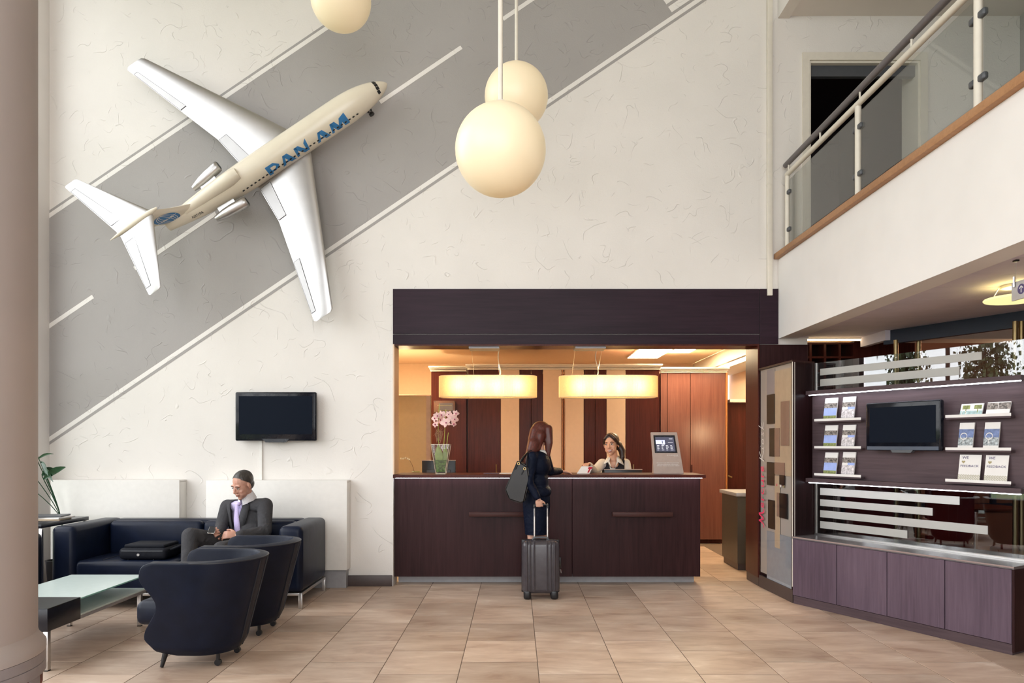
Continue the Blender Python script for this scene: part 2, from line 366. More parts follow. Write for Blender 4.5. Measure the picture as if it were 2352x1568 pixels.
cb = 213 * sa + 681.5 * ca                          # centre line, across coordinate
for k in range(5):
    x0 = 27 + 282 * k; a0 = (x0 * ca - (681.5 - (x0 - 213) * SL) * sa); ab_quad(a0, a0 + 187 / ca, cb - 4.6, cb + 4.6, 'runway_centre_dash', M['linew'])
for k in range(9):
    b1 = 887.9 - 21.9 * k
    ab_quad(1262, 1400, b1 - 14.7, b1, 'runway_threshold_bar', M['linew'])
# floor: slab plus every tile that can be told apart
k = N('floor_slab'); v = k.pos((1, 1, 1), (0, 0, PI / 2)); br = k.n('ShaderNodeTexBrick'); k.l(v, br.inputs['Vector'])
br.inputs['Color1'].default_value = (.62, .45, .33, 1); br.inputs['Color2'].default_value = (.58, .41, .30, 1); br.inputs['Mortar'].default_value = (.17, .12, .09, 1)
for a, b in (('Scale', 1), ('Mortar Size', .003), ('Brick Width', .5), ('Row Height', .5)): br.inputs[a].default_value = b
k.bsdf(br.outputs['Color'], .45); M['slab'] = k.m
floor = G().box(-5.0, 9, -4.2, 14, -.12, -.005).build('floor', M['slab'], kind='structure', origin=False)
floor.data.materials[0] = M['slab']
G().box(-4.9, 4.0, 2.6, 7.35, -.0052, -.0016).box(1.0, 2.95, 7.35, 10.4, -.0052, -.0016).build('grout_bed', M['grout'], floor)
tb = G().rbox((0, 0, -.003), (.4945, .4915, .006), .0010, 1); t0 = tb.build('tile', M['tile'], floor, smooth=0)
n = 0
for kx in range(-10, 8):
    x0 = .142 + .5 * kx; off = .16 if kx % 2 else .41
    for ky in range(-1, 14):
        y0 = 3.0 + off + .5 * ky
        if y0 > 7.3 and not (1.0 < x0 < 2.3) : continue
        if y0 < 3.4 and (x0 < -3.0 or x0 > 2.2): continue
        if y0 > 9.9: continue
        if x0 > 3.2 and y0 > 4.9: continue
        t = t0 if n == 0 else t0.copy()
        if n: COL.objects.link(t)
        t.location = (x0 + .25, y0 + .25, 0); t.rotation_euler = (0, 0, PI * random.randint(0, 1)); n += 1
# skirting at the foot of the white wall
sk = G().rbox((-1.62, WY - .012, .055), (.74, .024, .11), .004).build('baseboard_back', M['base'], kind='structure')
# glazed facade on the left, and an unseen one behind the camera: daylight comes in through them
def facade(name, axis, c, a0, a1, z0, z1, nx, zs, t=.07):
    w = G()
    def bx(g, p0, p1, q0, q1, d=t): (g.box(c - d / 2, c + d / 2, p0, p1, q0, q1) if axis == 'x' else g.box(p0, p1, c - d / 2, c + d / 2, q0, q1))
    fr = G(); bx(fr, a0 - .08, a1 + .08, z0 - .08, z0); bx(fr, a0 - .08, a1 + .08, z1, z1 + .08); bx(fr, a0 - .08, a0, z0, z1); bx(fr, a1, a1 + .08, z0, z1)
    root = fr.build(name, M['darkgrey'], kind='structure', origin=False)
    st = (a1 - a0) / nx; lv = [z0] + zs + [z1]
    for i in range(1, nx): m = G(); bx(m, a0 + i * st - .035, a0 + i * st + .035, z0, z1); m.build('mullion', M['darkgrey'], root)
    for z in zs: m = G(); bx(m, a0, a1, z - .03, z + .03, t * .9); m.build('transom', M['darkgrey'], root)
    for i in range(nx):
        for j in range(len(lv) - 1):
            m = G(); bx(m, a0 + i * st + .02, a0 + (i + 1) * st - .02, lv[j] + .02, lv[j + 1] - .02, .012); m.build('pane', M['glass'], root)
    return root
G().box(-5.0, -4.72, -4.2, -3.9, 0, 7.2).box(-5.0, -4.72, 6.92, 7.15, 0, 7.2).box(-5.0, -4.72, -3.9, 6.92, 0, .22).box(-5.0, -4.72, -3.9, 6.92, 6.62, 7.2).build('wall_left', M['wsmooth'], kind='structure', origin=False)
facade('window_1', 'x', -4.86, -3.82, 6.84, .30, 6.54, 8, [2.12, 4.4])
G().box(-5.0, 9, -4.3, -4.0, 0, .22).box(-5.0, 9, -4.3, -4.0, 6.4, 7.2).box(-5, -4.7, -4.3, -4, .22, 6.4).box(2.7, 9, -4.3, -4, .22, 6.4).build('wall_front', M['wsmooth'], kind='structure', origin=False)
facade('window_2', 'y', -4.1, -4.62, 2.62, .30, 6.32, 6, [2.4, 4.4])  # unseen window, sized to lift the light on right wall and floor
G().box(-5.0, 2.652, -4.3, WY + .3, 7.2, 7.35).build('ceiling', M['ceilu'], kind='structure', origin=False)
# gallery: parapet, its underside, upper floor
BX = 2.652
g = G().box(BX, BX + .19, -4.2, WY, 2.50, 3.30); pw = g.build('wall_balcony', M['wsmooth'], kind='structure', origin=False)
g = G().rbox((BX + .09, 1.5, 3.3285), (.27, 11.3, .055), .006)
g.build('parapet_cap', M['oak'], pw)
G().box(BX + .19, 9, -4.2, WY, 3.0, 3.12).build('floor_gallery', M['ceilu'], kind='structure', origin=False)
g = G().box(BX, BX + .115, -4.2, WY, 5.74, 7.35); g.box(BX + .115, 9, -4.2, WY, 5.765, 5.9); g.build('ceiling_gallery', M['ceilu'], kind='structure', origin=False)
G().box(BX - .002, BX, -4.2, WY, 5.742, 7.2).build('trim_1', M['wsmooth'], kind='structure', origin=False)
G().box(5.1, 5.3, -4.2, WY, 3.12, 5.77).build('wall_gallery', M['grey'], kind='structure', origin=False)
G().box(9, 9.2, -4.2, 14, 0, 3.1).build('wall_right', M['barwall'], kind='structure', origin=False)
# ceiling under the gallery, laid in strips
g = G(); tl = lambda y: 3.516 + (6.76 - min(y, 6.76)) * .5578
cb_ = G().obox([(2.84, -4.2), (9, -4.2), (tl(-2), -2), (3.516, 6.76), (3.516, 7.16), (2.84, 7.16)], (2.54, 2.99)).build('ceiling_bar', M['ceil'], kind='structure', origin=False)
yj = [3.70, 4.09, 4.48, 4.87, 5.26, 5.65, 6.04, 6.43, 6.79, 7.155]
for i in range(len(yj) - 1):
    y0, y1 = yj[i] + .003, yj[i + 1] - .003
    G().obox([(2.842, y0), (tl(y0), y0), (tl(y1), y1), (2.842, y1)], (2.514, 2.54)).build('ceiling_strip', M['ceil'], cb_, smooth=0)
u2 = Vector((.4872, -.8733, 0)); n2 = Vector((.8733, .4872, 0))
a_, b_ = Vector((3.516, 6.76, 0)), Vector((3.516, 6.76, 0)) + u2 * 4.5
G().obox([a_, b_, b_ + n2 * .05, a_ + n2 * .05], (2.385, 2.56)).build('trim_2', M['bluetrim'], kind='structure', origin=False)
G().box(3.50, 3.56, 6.70, 7.18, 2.42, 2.54).build('trim_3', M['ceil'], kind='structure', origin=False)
# bar room behind the glass screen
G().box(3.75, 9, 10, 10.2, 0, 3.1).build('wall_bar', M['barwall'], kind='structure', origin=False)
G().box(3.57, 9, -4.2, 10, 2.991, 3.0).box(2.95, 3.57, 7.2, 10, 2.991, 3.0).build('ceiling_bar_high', plain('dark_bar_ceiling', (.10, .06, .05), .7), kind='structure', origin=False)
# reception back room
G().box(-2.6, 3.6, 12, 12.2, 0, 3.0).build('wall_office', M['beige'], kind='structure', origin=False)
G().box(-2.8, -2.6, WY + .26, 12.2, 0, 3.0).build('wall_office_left', M['beige'], kind='structure', origin=False)
G().box(-2.8, 3.0, WY + .26, 12.2, 2.8, 2.95).build('ceiling_office', M['beige'], kind='structure', origin=False)
G().box(2.95, 3.75, WY + .36, 12.2, 2.95, 3.05).box(3.66, 3.75, WY + .36, 12.2, 0, 2.95).build('wall_office_right', M['beige'], kind='structure', origin=False)
# doorway on the gallery
d = G(); dz = 5.31
d.box(2.965 - .07, 2.965, WY - .02, WY + .01, 3.12, dz + .08); d.box(4.088, 4.088 + .07, WY - .02, WY + .01, 3.12, dz + .08); d.box(2.965, 4.088, WY - .02, WY + .01, dz, dz + .08)
do = d.build('door_1', M['trimw'], kind='structure', origin=False)
G().box(2.965, 2.985, WY, WY + .3, 3.12, dz).box(4.068, 4.088, WY, WY + .3, 3.12, dz).box(2.985, 4.068, WY, WY + .3, dz - .02, dz).build('door_lining', M['trimw'], do)
G().box(2.985, 4.068, WY + .05, WY + .10, dz - .13, dz - .02).build('door_closer_rail', M['darkgrey'], do)
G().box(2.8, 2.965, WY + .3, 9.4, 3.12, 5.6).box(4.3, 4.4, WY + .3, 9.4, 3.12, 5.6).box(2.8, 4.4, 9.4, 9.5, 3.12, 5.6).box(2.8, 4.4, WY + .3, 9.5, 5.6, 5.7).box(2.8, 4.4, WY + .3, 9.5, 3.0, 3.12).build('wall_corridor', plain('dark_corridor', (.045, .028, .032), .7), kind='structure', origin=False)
# ------------------------------------------------------------------ outside: ground and trees seen mirrored in the glass
G().box(-70, -5.2, -30, 40, -.4, -.15).build('ground', plain('lawn', (.10, .14, .05), .9, var=.3, scale=2), kind='structure', origin=False)
M['leaf'] = plain('tree_leaf', (.055, .085, .028), .6, var=.4, scale=1.5); M['bark'] = plain('bark', (.09, .065, .05), .9)
def tree(x, y, h, r, lab):
    t = thing('tree', lab, 'tree', (x, y, -.15), 'trees outside the left windows')
    G().tube([(x, y, -.15), (x + .1, y, h * .4), (x, y + .1, h * .8)], [.22, .16, .05], 8).build('trunk', M['bark'], t)
    g = G(); rr = random.Random(int(x * 10 + y * 100))
    for i in range(2600):
        a = rr.uniform(0, 2 * PI); z = rr.uniform(-1, 1); q = rr.random() ** .4 * (1 + .3 * math.sin(a * 3 + z * 4)); s_ = math.sqrt(1 - z * z)
        c = Vector((x + r * q * s_ * math.cos(a), y + r * q * s_ * math.sin(a), h * .62 + z * h * .38 * q)); e = Euler((rr.uniform(0, 6), rr.uniform(0, 6), 0)).to_matrix(); w = rr.uniform(.035, .085)
        g.add([c + e @ Vector(p) for p in ((-w, -w * .6, 0), (w, -w * .6, 0), (w, w * .6, .03), (-w, w * .6, 0))], [(0, 1, 2, 3)])
    g.build('crown', M['leaf'], t, smooth=0, fix=False)
tree(-17.0, 6.75, 5.6, .62, 'leafy tree outside the windows mirrored in the upper glass, beside the dark post')
tree(-18.0, 4.45, 5.6, .85, 'broad leafy tree mirrored towards the right end of the upper glass')
tree(-15.0, 8.6, 3.6, .45, 'small loose tree mirrored at the left end of the upper glass')
# ------------------------------------------------------------------ conduit, radiator covers, wall television
cd = thing('cable_duct', 'slim white vertical cable duct on the wall beside the balcony', 'duct', (2.575, WY, Z(680, WY)))
G().rbox((X(1766, WY), WY - .02, (Z(680, WY) + 7.2) / 2), (.052, .04, 7.2 - Z(680, WY)), .006).build('duct_cover', M['trimw'], cd)
G().rbox((X(1766, WY), WY - .021, Z(425, WY)), (.055, .042, .012), .002).build('duct_joint', M['trimw'], cd)
def rad(x0p, x1p, y0p, y1p, lab, kick):
    Yf = 7.0; x0, x1 = X(x0p, Yf), X(x1p, Yf); z1, z0 = Z(y0p, Yf), Z(y1p, Yf)
    t = thing('radiator_cover', lab, 'radiator cover', ((x0 + x1) / 2, WY, 0), 'white radiator covers along the wall')
    G().rbox(((x0 + x1) / 2, Yf + .009, (z0 + z1) / 2), (x1 - x0, .018, z1 - z0), .003).build('front_panel', M['white'], t)
    G().rbox(((x0 + x1) / 2, Yf + .084, z1 - .009), (x1 - x0, .128, .018), .003).build('top_panel', M['white'], t)
    for xx in (x0 + .009, x1 - .009): G().rbox((xx, Yf + .084, (z0 + z1) / 2 - .01), (.018, .128, z1 - z0 - .02), .003).build('side_panel', M['white'], t)
    if kick: G().box(x0 + .03, x1 - .02, Yf + .05, WY - .002, .001, z0).build('plinth', M['kick'], t)
rad(116, 412, 1102, 1309, 'white boxed radiator cover behind the left half of the sofa', True)
rad(473, 797, 1103, 1309, 'white boxed radiator cover behind the seated man, under the television', True)
def tv(name, c, w, h, lab, M3, brand=None, lip=True):
    t = thing(name, lab, 'television', c)
    R = M3.to_3x3()
    def loc(v): return Vector(c) + R @ Vector(v)
    g = G().rbox((0, 0, h / 2), (w, .05, h), .014, 3); bmesh.ops.transform(g.b, matrix=Matrix.Translation(Vector(c)) @ R.to_4x4(), verts=g.b.verts[:]); g.build('casing', M['blackg'], t)
    g = G().rbox((0, -.0255, h / 2 + .012), (w - .075, .004, h - .105), .001, 1); bmesh.ops.transform(g.b, matrix=Matrix.Translation(Vector(c)) @ R.to_4x4(), verts=g.b.verts[:]); g.build('screen', M['screen'], t)
    g = G(); pr = [(-w * .17, .02), (-w * .12, -.016), (w * .12, -.016), (w * .17, .02)]
    g.add([Vector((x, yy, z)) for yy in (-.026, .02) for x, z in pr], [(0, 1, 2, 3), (7, 6, 5, 4), (0, 4, 5, 1), (1, 5, 6, 2), (2, 6, 7, 3), (3, 7, 4, 0)])
    bmesh.ops.transform(g.b, matrix=Matrix.Translation(Vector(c)) @ R.to_4x4(), verts=g.b.verts[:]); g.build('control_lip', M['darkgrey'] if brand else M['blackg'], t)
    g = G().rbox((0, .045, h * .5), (w * .35, .055, h * .5), .004); bmesh.ops.transform(g.b, matrix=Matrix.Translation(Vector(c)) @ R.to_4x4(), verts=g.b.verts[:]); g.build('wall_mount', M['black'], t)
    if brand:
        g = G().rbox((0, -.0262, .02), (w - .03, .003, .03), .001, 1); bmesh.ops.transform(g.b, matrix=Matrix.Translation(Vector(c)) @ R.to_4x4(), verts=g.b.verts[:]); g.build('lower_bezel', plain('blue_black_bezel', (.02, .03, .06), .15), t)
    return t
Yt = 7.05
tvw = tv('television', ((X(540, Yt) + X(726, Yt)) / 2, Yt + .025, Z(1012, Yt)), X(726, Yt) - X(540, Yt), Z(900, Yt) - Z(1012, Yt), 'black flat television on the white wall above the sofa', Matrix.Identity(3))
G().box(X(597, WY), X(603, WY), WY - .018, WY + .001, Z(1103, WY), Z(1010, WY)).build('cable_cover', M['white'], label='thin white cable cover running down from the wall television', cat='cable cover')
# ------------------------------------------------------------------ model airliner
TH = math.radians(33.9); aw = Vector((math.cos(TH), 0, math.sin(TH))); bw = Vector((math.sin(TH), 0, -math.cos(TH))); cw = Vector((0, -1, 0))
YW = 6.93; O = P(573, 405, YW)
def L(px, py, c): d = P(px, py, YW - c) - O; return d.dot(aw), d.dot(bw)
def Wp(a, b, c): return O + aw * a + bw * b + cw * c
air = thing('model_airliner', 'large white and silver model jet airliner mounted on the painted runway wall', 'model aeroplane', tuple(O))
CF = .045; afm, BF = L(691, 320, CF); an, _ = L(890, 191, CF); at, _ = L(392, 527, CF + .02); RF = .138
def fus_r(a):                                       # radius and vertical shift of the body at station a
    s = an - a
    if s < .55:
        t = max(0, s) / .55; return RF * (1 - (1 - t) ** 2.1) ** .62, -.03 * (1 - t) ** 2
    e = a - at
    if e < 1.0: t = 1 - e / 1.0; return RF * (1 - .60 * t ** 1.8), .055 * t ** 1.6
    return RF, 0
def Wf(a, phi, dr=0):                               # point on the body surface: phi from the back (towards camera) to starboard
    r, dc = fus_r(a); r += dr; return Wp(a, BF + r * math.sin(phi), CF + dc + r * math.cos(phi))
st = [an - .55 * (i / 16) ** 2 for i in range(17)]; m_ = 26; st += [st[16] + (at - st[16]) * i / m_ for i in range(1, m_ + 1)]
G().loft([[Wf(a, 2 * PI * k / 36) for k in range(36)] for a in st]).build('fuselage', M['cream'], air, smooth=60)
def wing(secs, name, mat, k=18):                    # secs: (LE a, TE a, b, c, thickness)
    rings = []
    for (le, te, b, c, th) in secs:
        up, lo = [], []
        for i in range(k):
            t = (1 - math.cos(PI * i / (k - 1))) / 2; y = 5 * th * (.2969 * math.sqrt(t) - .126 * t - .3516 * t * t + .2843 * t ** 3 - .1015 * t ** 4) * (le - te)
            up.append(Wp(le + (te - le) * t, b, c + y * 1.15)); lo.append(Wp(le + (te - le) * t, b, c - y * .5))
        rings.append(up + lo[1:-1][::-1])
    return G().loft(rings).build(name, mat, air, smooth=50)
def lp(pts, c): return [L(x, y, c_) for (x, y), c_ in zip(pts, c)]
for side, pts in ((-1, [(665, 298), (333, 134), (293, 161), (501, 321), (549, 374)]), (1, [(714, 353), (763, 706), (722, 738), (640, 508), (598, 437)])):
    (lra, lrb), (lta, ltb), (tta, ttb), (tka, tkb), (tra, trb) = lp(pts, [0, .05, .05, .01, 0]); tb_ = (ltb + ttb) / 2
    lka = lra + (lta - lra) * (tkb - lrb) / (ltb - lrb); lk2 = (lka + lta) / 2; tk2 = (tka + tta) / 2; bk2 = (tkb + tb_) / 2
    secs = [(lra + (lra - lka) * .25, tra, BF, -.02, .10), (lra, tra, lrb, -.015, .10), (lka, tka, tkb, .005, .105), (lk2, tk2, bk2, .028, .105), (lta, tta, tb_, .05, .10), (lta - .03, tta + .02, tb_ + side * .02, .053, .05)]
    wing(secs, 'wing', M['silver'])
    def on_wing(f, b, dz=.006):                     # f: 0 leading edge .. 1 trailing edge
        for s0, s1 in zip(secs[1:], secs[2:]):
            if min(s0[2], s1[2]) - 1e-6 <= b <= max(s0[2], s1[2]) + 1e-6:
                q = (b - s0[2]) / (s1[2] - s0[2]); le, te, c, th = (s0[i] + (s1[i] - s0[i]) * q for i in (0, 1, 3, 4)); t = f
                y = 5 * th * (.2969 * math.sqrt(t) - .126 * t - .3516 * t * t + .2843 * t ** 3 - .1015 * t ** 4) * (le - te)
                return Wp(le + (te - le) * t, b, c + y * 1.15 + dz)
        return Wp(0, b, .05)
    for (f0, f1, q0, q1, nm) in ((.79, .985, .02, .98, 'inner_flap'), (.79, .985, .42, .93, 'aileron')):
        b0, b1 = (lrb + (tkb - lrb) * q0, lrb + (tkb - lrb) * q1) if nm == 'inner_flap' else (tkb + (tb_ - tkb) * q0, tkb + (tb_ - tkb) * q1)
        rows = [[on_wing(f0 + (f1 - f0) * j / 4, b0 + (b1 - b0) * i / 8) for j in range(5)] for i in range(9)]
        lo = [[p - cw * .012 for p in r] for r in rows]; g = G(); g.sheet(rows); g.sheet(lo)
        for e in (0, 8): g.sheet([rows[e], lo[e]])
        for e in (0, 4): g.sheet([[r[e] for r in rows], [r[e] for r in lo]])
        bmesh.ops.remove_doubles(g.b, verts=g.b.verts[:], dist=1e-6); fo = g.build(nm, M['flap'], air, smooth=40); G().tube([r[-1] for r in rows] + rows[-1][::-1] + [r[0] for r in rows[::-1]] + rows[0], .0016, 4).build('flap_gap_shade', M['darkgrey'], fo)  # thin dark tubes stand in for the shade in the gap round each flap
CT = .435
for side, pts in ((-1, [(343, 482), (178, 412), (150, 431), (268, 533)]), (1, [(352, 495), (369, 657), (342, 677), (278, 545)])):
    (lra, lrb), (lta, ltb), (tta, ttb), (tra, trb) = [L(x, y, CT) for x, y in pts]; tb_ = (ltb + ttb) / 2
    BT = (L(343, 482, CT)[1] + L(352, 495, CT)[1]) / 2
    wing([(lra, tra, BT, CT, .09), (lra, tra, (lrb + trb) / 2, CT, .09), ((lra + lta) / 2, (tra + tta) / 2, ((lrb + trb) / 2 + tb_) / 2, CT, .09), (lta, tta, tb_, CT, .09), (lta - .02, tta + .012, tb_ + side * .012, CT, .04)], 'tailplane', M['silver'])
    rb = (lrb + trb) / 2; q = lambda f, s: Wp((lra + (lta - lra) * s) * (1 - f) + (tra + (tta - tra) * s) * f, rb + (tb_ - rb) * s, CT + .016 * (1 - f) + .006 * (1 - .5 * s))
    rows = [[q(f, .12 + .78 * i / 6) for f in (.64, .82, .97)] for i in range(7)]; lo = [[p - cw * .01 for p in r] for r in rows]; g = G(); g.sheet(rows); g.sheet(lo)
    for e in (0, 6): g.sheet([rows[e], lo[e]])
    for e in (0, 2): g.sheet([[r[e] for r in rows], [r[e] for r in lo]])
    bmesh.ops.remove_doubles(g.b, verts=g.b.verts[:], dist=1e-6); fo = g.build('elevator', M['flap'], air, smooth=40); G().tube([r[-1] for r in rows] + rows[-1][::-1] + [r[0] for r in rows[::-1]] + rows[0], .0014, 4).build('flap_gap_shade', M['darkgrey'], fo)  # dark tubes stand in for gap shade round the elevator too
# fin, bullet, exhaust, centre intake
fa0, _ = L(440, 455, .15); fa1, _ = L(398, 528, .10); ta0, _ = L(357, 480, CT); ta1, _ = L(272, 535, CT); rings = []
for q in range(7):
    t = q / 6; c = .10 + (CT - .10) * t; le = fa0 + .12 * (1 - t) ** 3 + (ta0 - fa0) * t; te = fa1 + (ta1 + .03 - fa1) * t; b = BF + (BT - BF) * t; th = .030 - .010 * t; ring = []
    for i in range(12):
        s = i / 11; ring.append(Wp(le + (te - le) * s, b + th * math.sqrt(max(0, math.sin(PI * (s ** .7)))), c))
    for i in range(10, 0, -1):
        s = i / 11; ring.append(Wp(le + (te - le) * s, b - th * math.sqrt(max(0, math.sin(PI * (s ** .7)))), c))
    rings.append(ring)
G().loft(rings).build('fin', M['cream'], air, smooth=50)
ba0, bb0 = L(361, 477, CT); ba1, bb1 = L(254, 552, CT); rings = []
for i in range(19):
    t = i / 18; r = .030 * math.sin(PI * (t * .96 + .02) ** .75) ** .8; rings.append([Wp(ba0 + (ba1 - ba0) * t, bb0 + (bb1 - bb0) * t + r * math.sin(2 * PI * k / 16), CT + .004 + r * math.cos(2 * PI * k / 16)) for k in range(16)])
G().loft(rings).build('tail_fairing', M['cream'], air, smooth=50)
rings = []; ia0 = L(549, 402, CF + .13)[0]
for i in range(15):
    t = i / 14; a = ia0 + (fa0 - ia0) * t * 1.25; r, dc = fus_r(a); rr = .075 * (1 - .35 * t) * (1 - .25 * (1 - min(1, t * 6))); cc = CF + dc + r - .035 + .03 * (1 - t); rings.append([Wp(a, BF + rr * math.sin(2 * PI * k / 18), cc + rr * math.cos(2 * PI * k / 18)) for k in range(18)])
G().loft(rings).build('centre_intake', M['cream'], air, smooth=50)
def pod(p0, p1, c, nm='engine'):
    a0, b0 = L(*p0, c); a1, b1 = L(*p1, c); e = bpy.data.objects.new(nm, None); COL.objects.link(e); e.parent = air; e.location = Wp(a0, b0, c) - wloc(air); rings = []
    prof = [(0, .040), (.02, .049), (.1, .053), (.45, .053), (.7, .047), (.9, .034), (1, .026)]
    for t, r in prof: rings.append([Wp(a0 + (a1 - a0) * t, b0 + (b1 - b0) * t + r * math.sin(2 * PI * k / 20), c + r * math.cos(2 * PI * k / 20)) for k in range(20)])
    G().loft(rings).build('nacelle', M['silver'], e, smooth=60)
    r = .036; G().loft([[Wp(a0 + dx, b0 + r * math.sin(2 * PI * k / 20), c + r * math.cos(2 * PI * k / 20)) for k in range(20)] for dx in (.003, -.02)]).build('intake', M['black'], e)
    sg = 1 if b0 > BF else -1; am = a0 + (a1 - a0) * .28; ae = a0 + (a1 - a0) * .8
    G().loft([[Wp(am, b, c + .012), Wp(am, b, c - .012), Wp(ae, b, c - .010), Wp(ae, b, c + .010)] for b in ((b0 + b1) / 2, BF + sg * .06)]).build('pylon', M['silver'], e)
pod((503, 380), (444, 433), CF + .02); pod((568, 462), (496, 503), CF + .02)
# cabin windows, lettering, cockpit, nose wheel
wa0, _ = L(561, 440, CF + .06); wa1, _ = L(823, 265, CF + .06); PW = math.radians(69); w0 = None
for i in [15] + [q for q in range(30) if q != 15]:
    a = wa0 + (wa1 - wa0) * i / 29
    if w0 is None:
        g = G(); g.sheet([[Wf(a + dx, PW + dp, .0012) for dp in (-.055, 0, .055)] for dx in (-.0115, .0115)]); w0 = g.build('cabin_window', M['black'], air, smooth=0); w0a = a; wl = w0.location.copy()
    else: w = w0.copy(); COL.objects.link(w); w.location = wl + aw * (a - w0a)
la0, _ = L(609, 388, CF + .1); la1, _ = L(808, 279, CF + .1)
GL = {'P': (1.05, [[(0, 0), (.32, 0), (.32, 1), (0, 1)], [(.3, .74), (.62, .74), (.66, 1), (.3, 1)], [(.62, .74), (.74, .64), (1.0, .62), (.66, 1)], [(.74, .64), (.70, .50), (.95, .42), (1.0, .62)], [(.70, .50), (.55, .42), (.60, .22), (.95, .42)], [(.3, .42), (.55, .42), (.60, .22), (.3, .22)]]),
      'A': (1.15, [[(0, 0), (.24, 0), (.52, 1), (.34, 1)], [(.34, 1), (.72, 1), (1.12, 0), (.72, 0)], [(.2, .22), (.8, .22), (.78, .40), (.28, .40)]]),
      'N': (1.10, [[(0, 0), (.2, 0), (.28, 1), (.06, 1)], [(.06, 1), (.42, 1), (1.02, 0), (.62, 0)], [(.80, 0), (1.02, 0), (1.12, 1.22), (.86, .92)]]),
      'M': (1.50, [[(0, 0), (.2, 0), (.36, 1), (.14, 1)], [(.14, 1), (.52, 1), (.86, 0), (.48, 0)], [(.5, 0), (.86, 0), (1.12, 1), (.92, 1)], [(.92, 1), (1.42, 1.2), (1.50, 0), (1.12, 0)]])}
tot = sum(GL[c][0] if c in GL else .55 for c in 'PAN AM') + .08 * 5; kx = (la1 - la0) / tot; cur = 0; p0_, p1_ = math.radians(83), math.radians(41)
def skin(x, y): return Wf(la0 + x * kx, p0_ + (p1_ - p0_) * y, .0008)
for ch in 'PAN AM':
    if ch == ' ': cur += .55; continue
    w_, qs = GL[ch]; g = G()
    for q in qs:
        rows = []
        for i in range(9):
            t = i / 8; A_ = Vector(q[0]).lerp(Vector(q[3]), t); B_ = Vector(q[1]).lerp(Vector(q[2]), t); rows.append([skin(cur + A_.lerp(B_, s / 4).x, A_.lerp(B_, s / 4).y) for s in range(5)])
        g.sheet(rows)
    g.build('fuselage_letter', M['blue'], air, smooth=0, fix=False); cur += w_ + .08
for (d0, d1, f0, f1) in ((.105, .135, -62, -36), (.098, .130, -34, -12), (.096, .128, -10, 10), (.098, .130, 12, 34), (.105, .135, 36, 62)):
    g = G(); g.sheet([[Wf(an - d0 + (d0 - d1) * j / 2, math.radians(f0 + (f1 - f0) * i / 4), .0015) for i in range(5)] for j in range(3)]); g.build('cockpit_window', M['black'], air, smooth=0)
na, nb = L(851, 258, -.13)
G().tube([Wp(na - .01, BF + .01, -.06), Wp(na, nb, -.13)], .008, 8).build('nose_gear', M['steel'], air)
for s in (-1, 1): G().tube([Wp(na, nb + s * .012, -.13), Wp(na, nb + s * .030, -.13)], .027, 18).build('nose_wheel', M['black'], air)
g = G(); vs, fs = text_pts('N371PA', 1, .3, .012); x0 = min(v.x for v in vs); x1 = max(v.x for v in vs); ra0, _ = L(430, 482, CF + .05); ra1, _ = L(454, 467, CF + .05)
g.add([Wf(ra0 + (v.x - x0) / (x1 - x0) * (ra1 - ra0), math.radians(72) - v.y * .40, .002) for v in vs], fs); g.build('registration', M['black'], air, smooth=0, fix=False)
# blue globe emblem on the fin
ec = .245; ea, _ = L(384, 503, ec)
def fin_pt(u, v, d):                                # u, v in the unit disc on the starboard face of the fin
    a = ea + u * .105 - v * .045; c = ec + v * .105; t = min(1, max(0, (c - .10) / (CT - .10))); le = fa0 + .12 * (1 - t) ** 3 + (ta0 - fa0) * t; te = fa1 + (ta1 + .03 - fa1) * t
    s = min(.98, max(.02, (a - le) / (te - le))); th = .030 - .010 * t; return Wp(a, BF + (BT - BF) * t + th * math.sqrt(max(0, math.sin(PI * (s ** .7)))) + d, c)
g = G(); g.sheet([[fin_pt(r / 6 * math.cos(2 * PI * k / 40), r / 6 * math.sin(2 * PI * k / 40), .0015) for k in range(40)] for r in range(7)], closed=True); em = g.build('emblem', M['blue'], air, smooth=0, fix=False)
g = G()
for k in range(-3, 4):
    if k == 0: continue
    pts = [(math.copysign(1, k) * (abs(k) / 4) * math.cos(t) * .98 + .0, math.sin(t) * .98) for t in [-PI / 2 + PI * i / 16 for i in range(17)]]
    ribbon(g, [(p[0] + .12 * p[1], p[1] * .99) for p in pts if p[0] ** 2 + p[1] ** 2 < .97], .045, lambda p: fin_pt(p.x, p.y, .003))
for v in (.0,): ribbon(g, [(-.97 + 1.94 * i / 12, v) for i in range(13)], .05, lambda p: fin_pt(p.x, p.y, .003))
vs, fs = text_pts('PAN AM', 1, .2, .02); x0 = min(v.x for v in vs); x1 = max(v.x for v in vs)
g.add([fin_pt(-.62 + 1.24 * (v.x - x0) / (x1 - x0), -.14 + v.y * .40, .0035) for v in vs], fs); g.build('emblem_lines', M['linew'], em, smooth=0, fix=False)
for (pa, pc) in ((-.35, 0), (.15, 0)): G().tube([Wp(pa, BF, -.05), Wp(pa, BF, -(WY - YW) - .0)], .012, 8).build('wall_bracket', M['steel'], air)
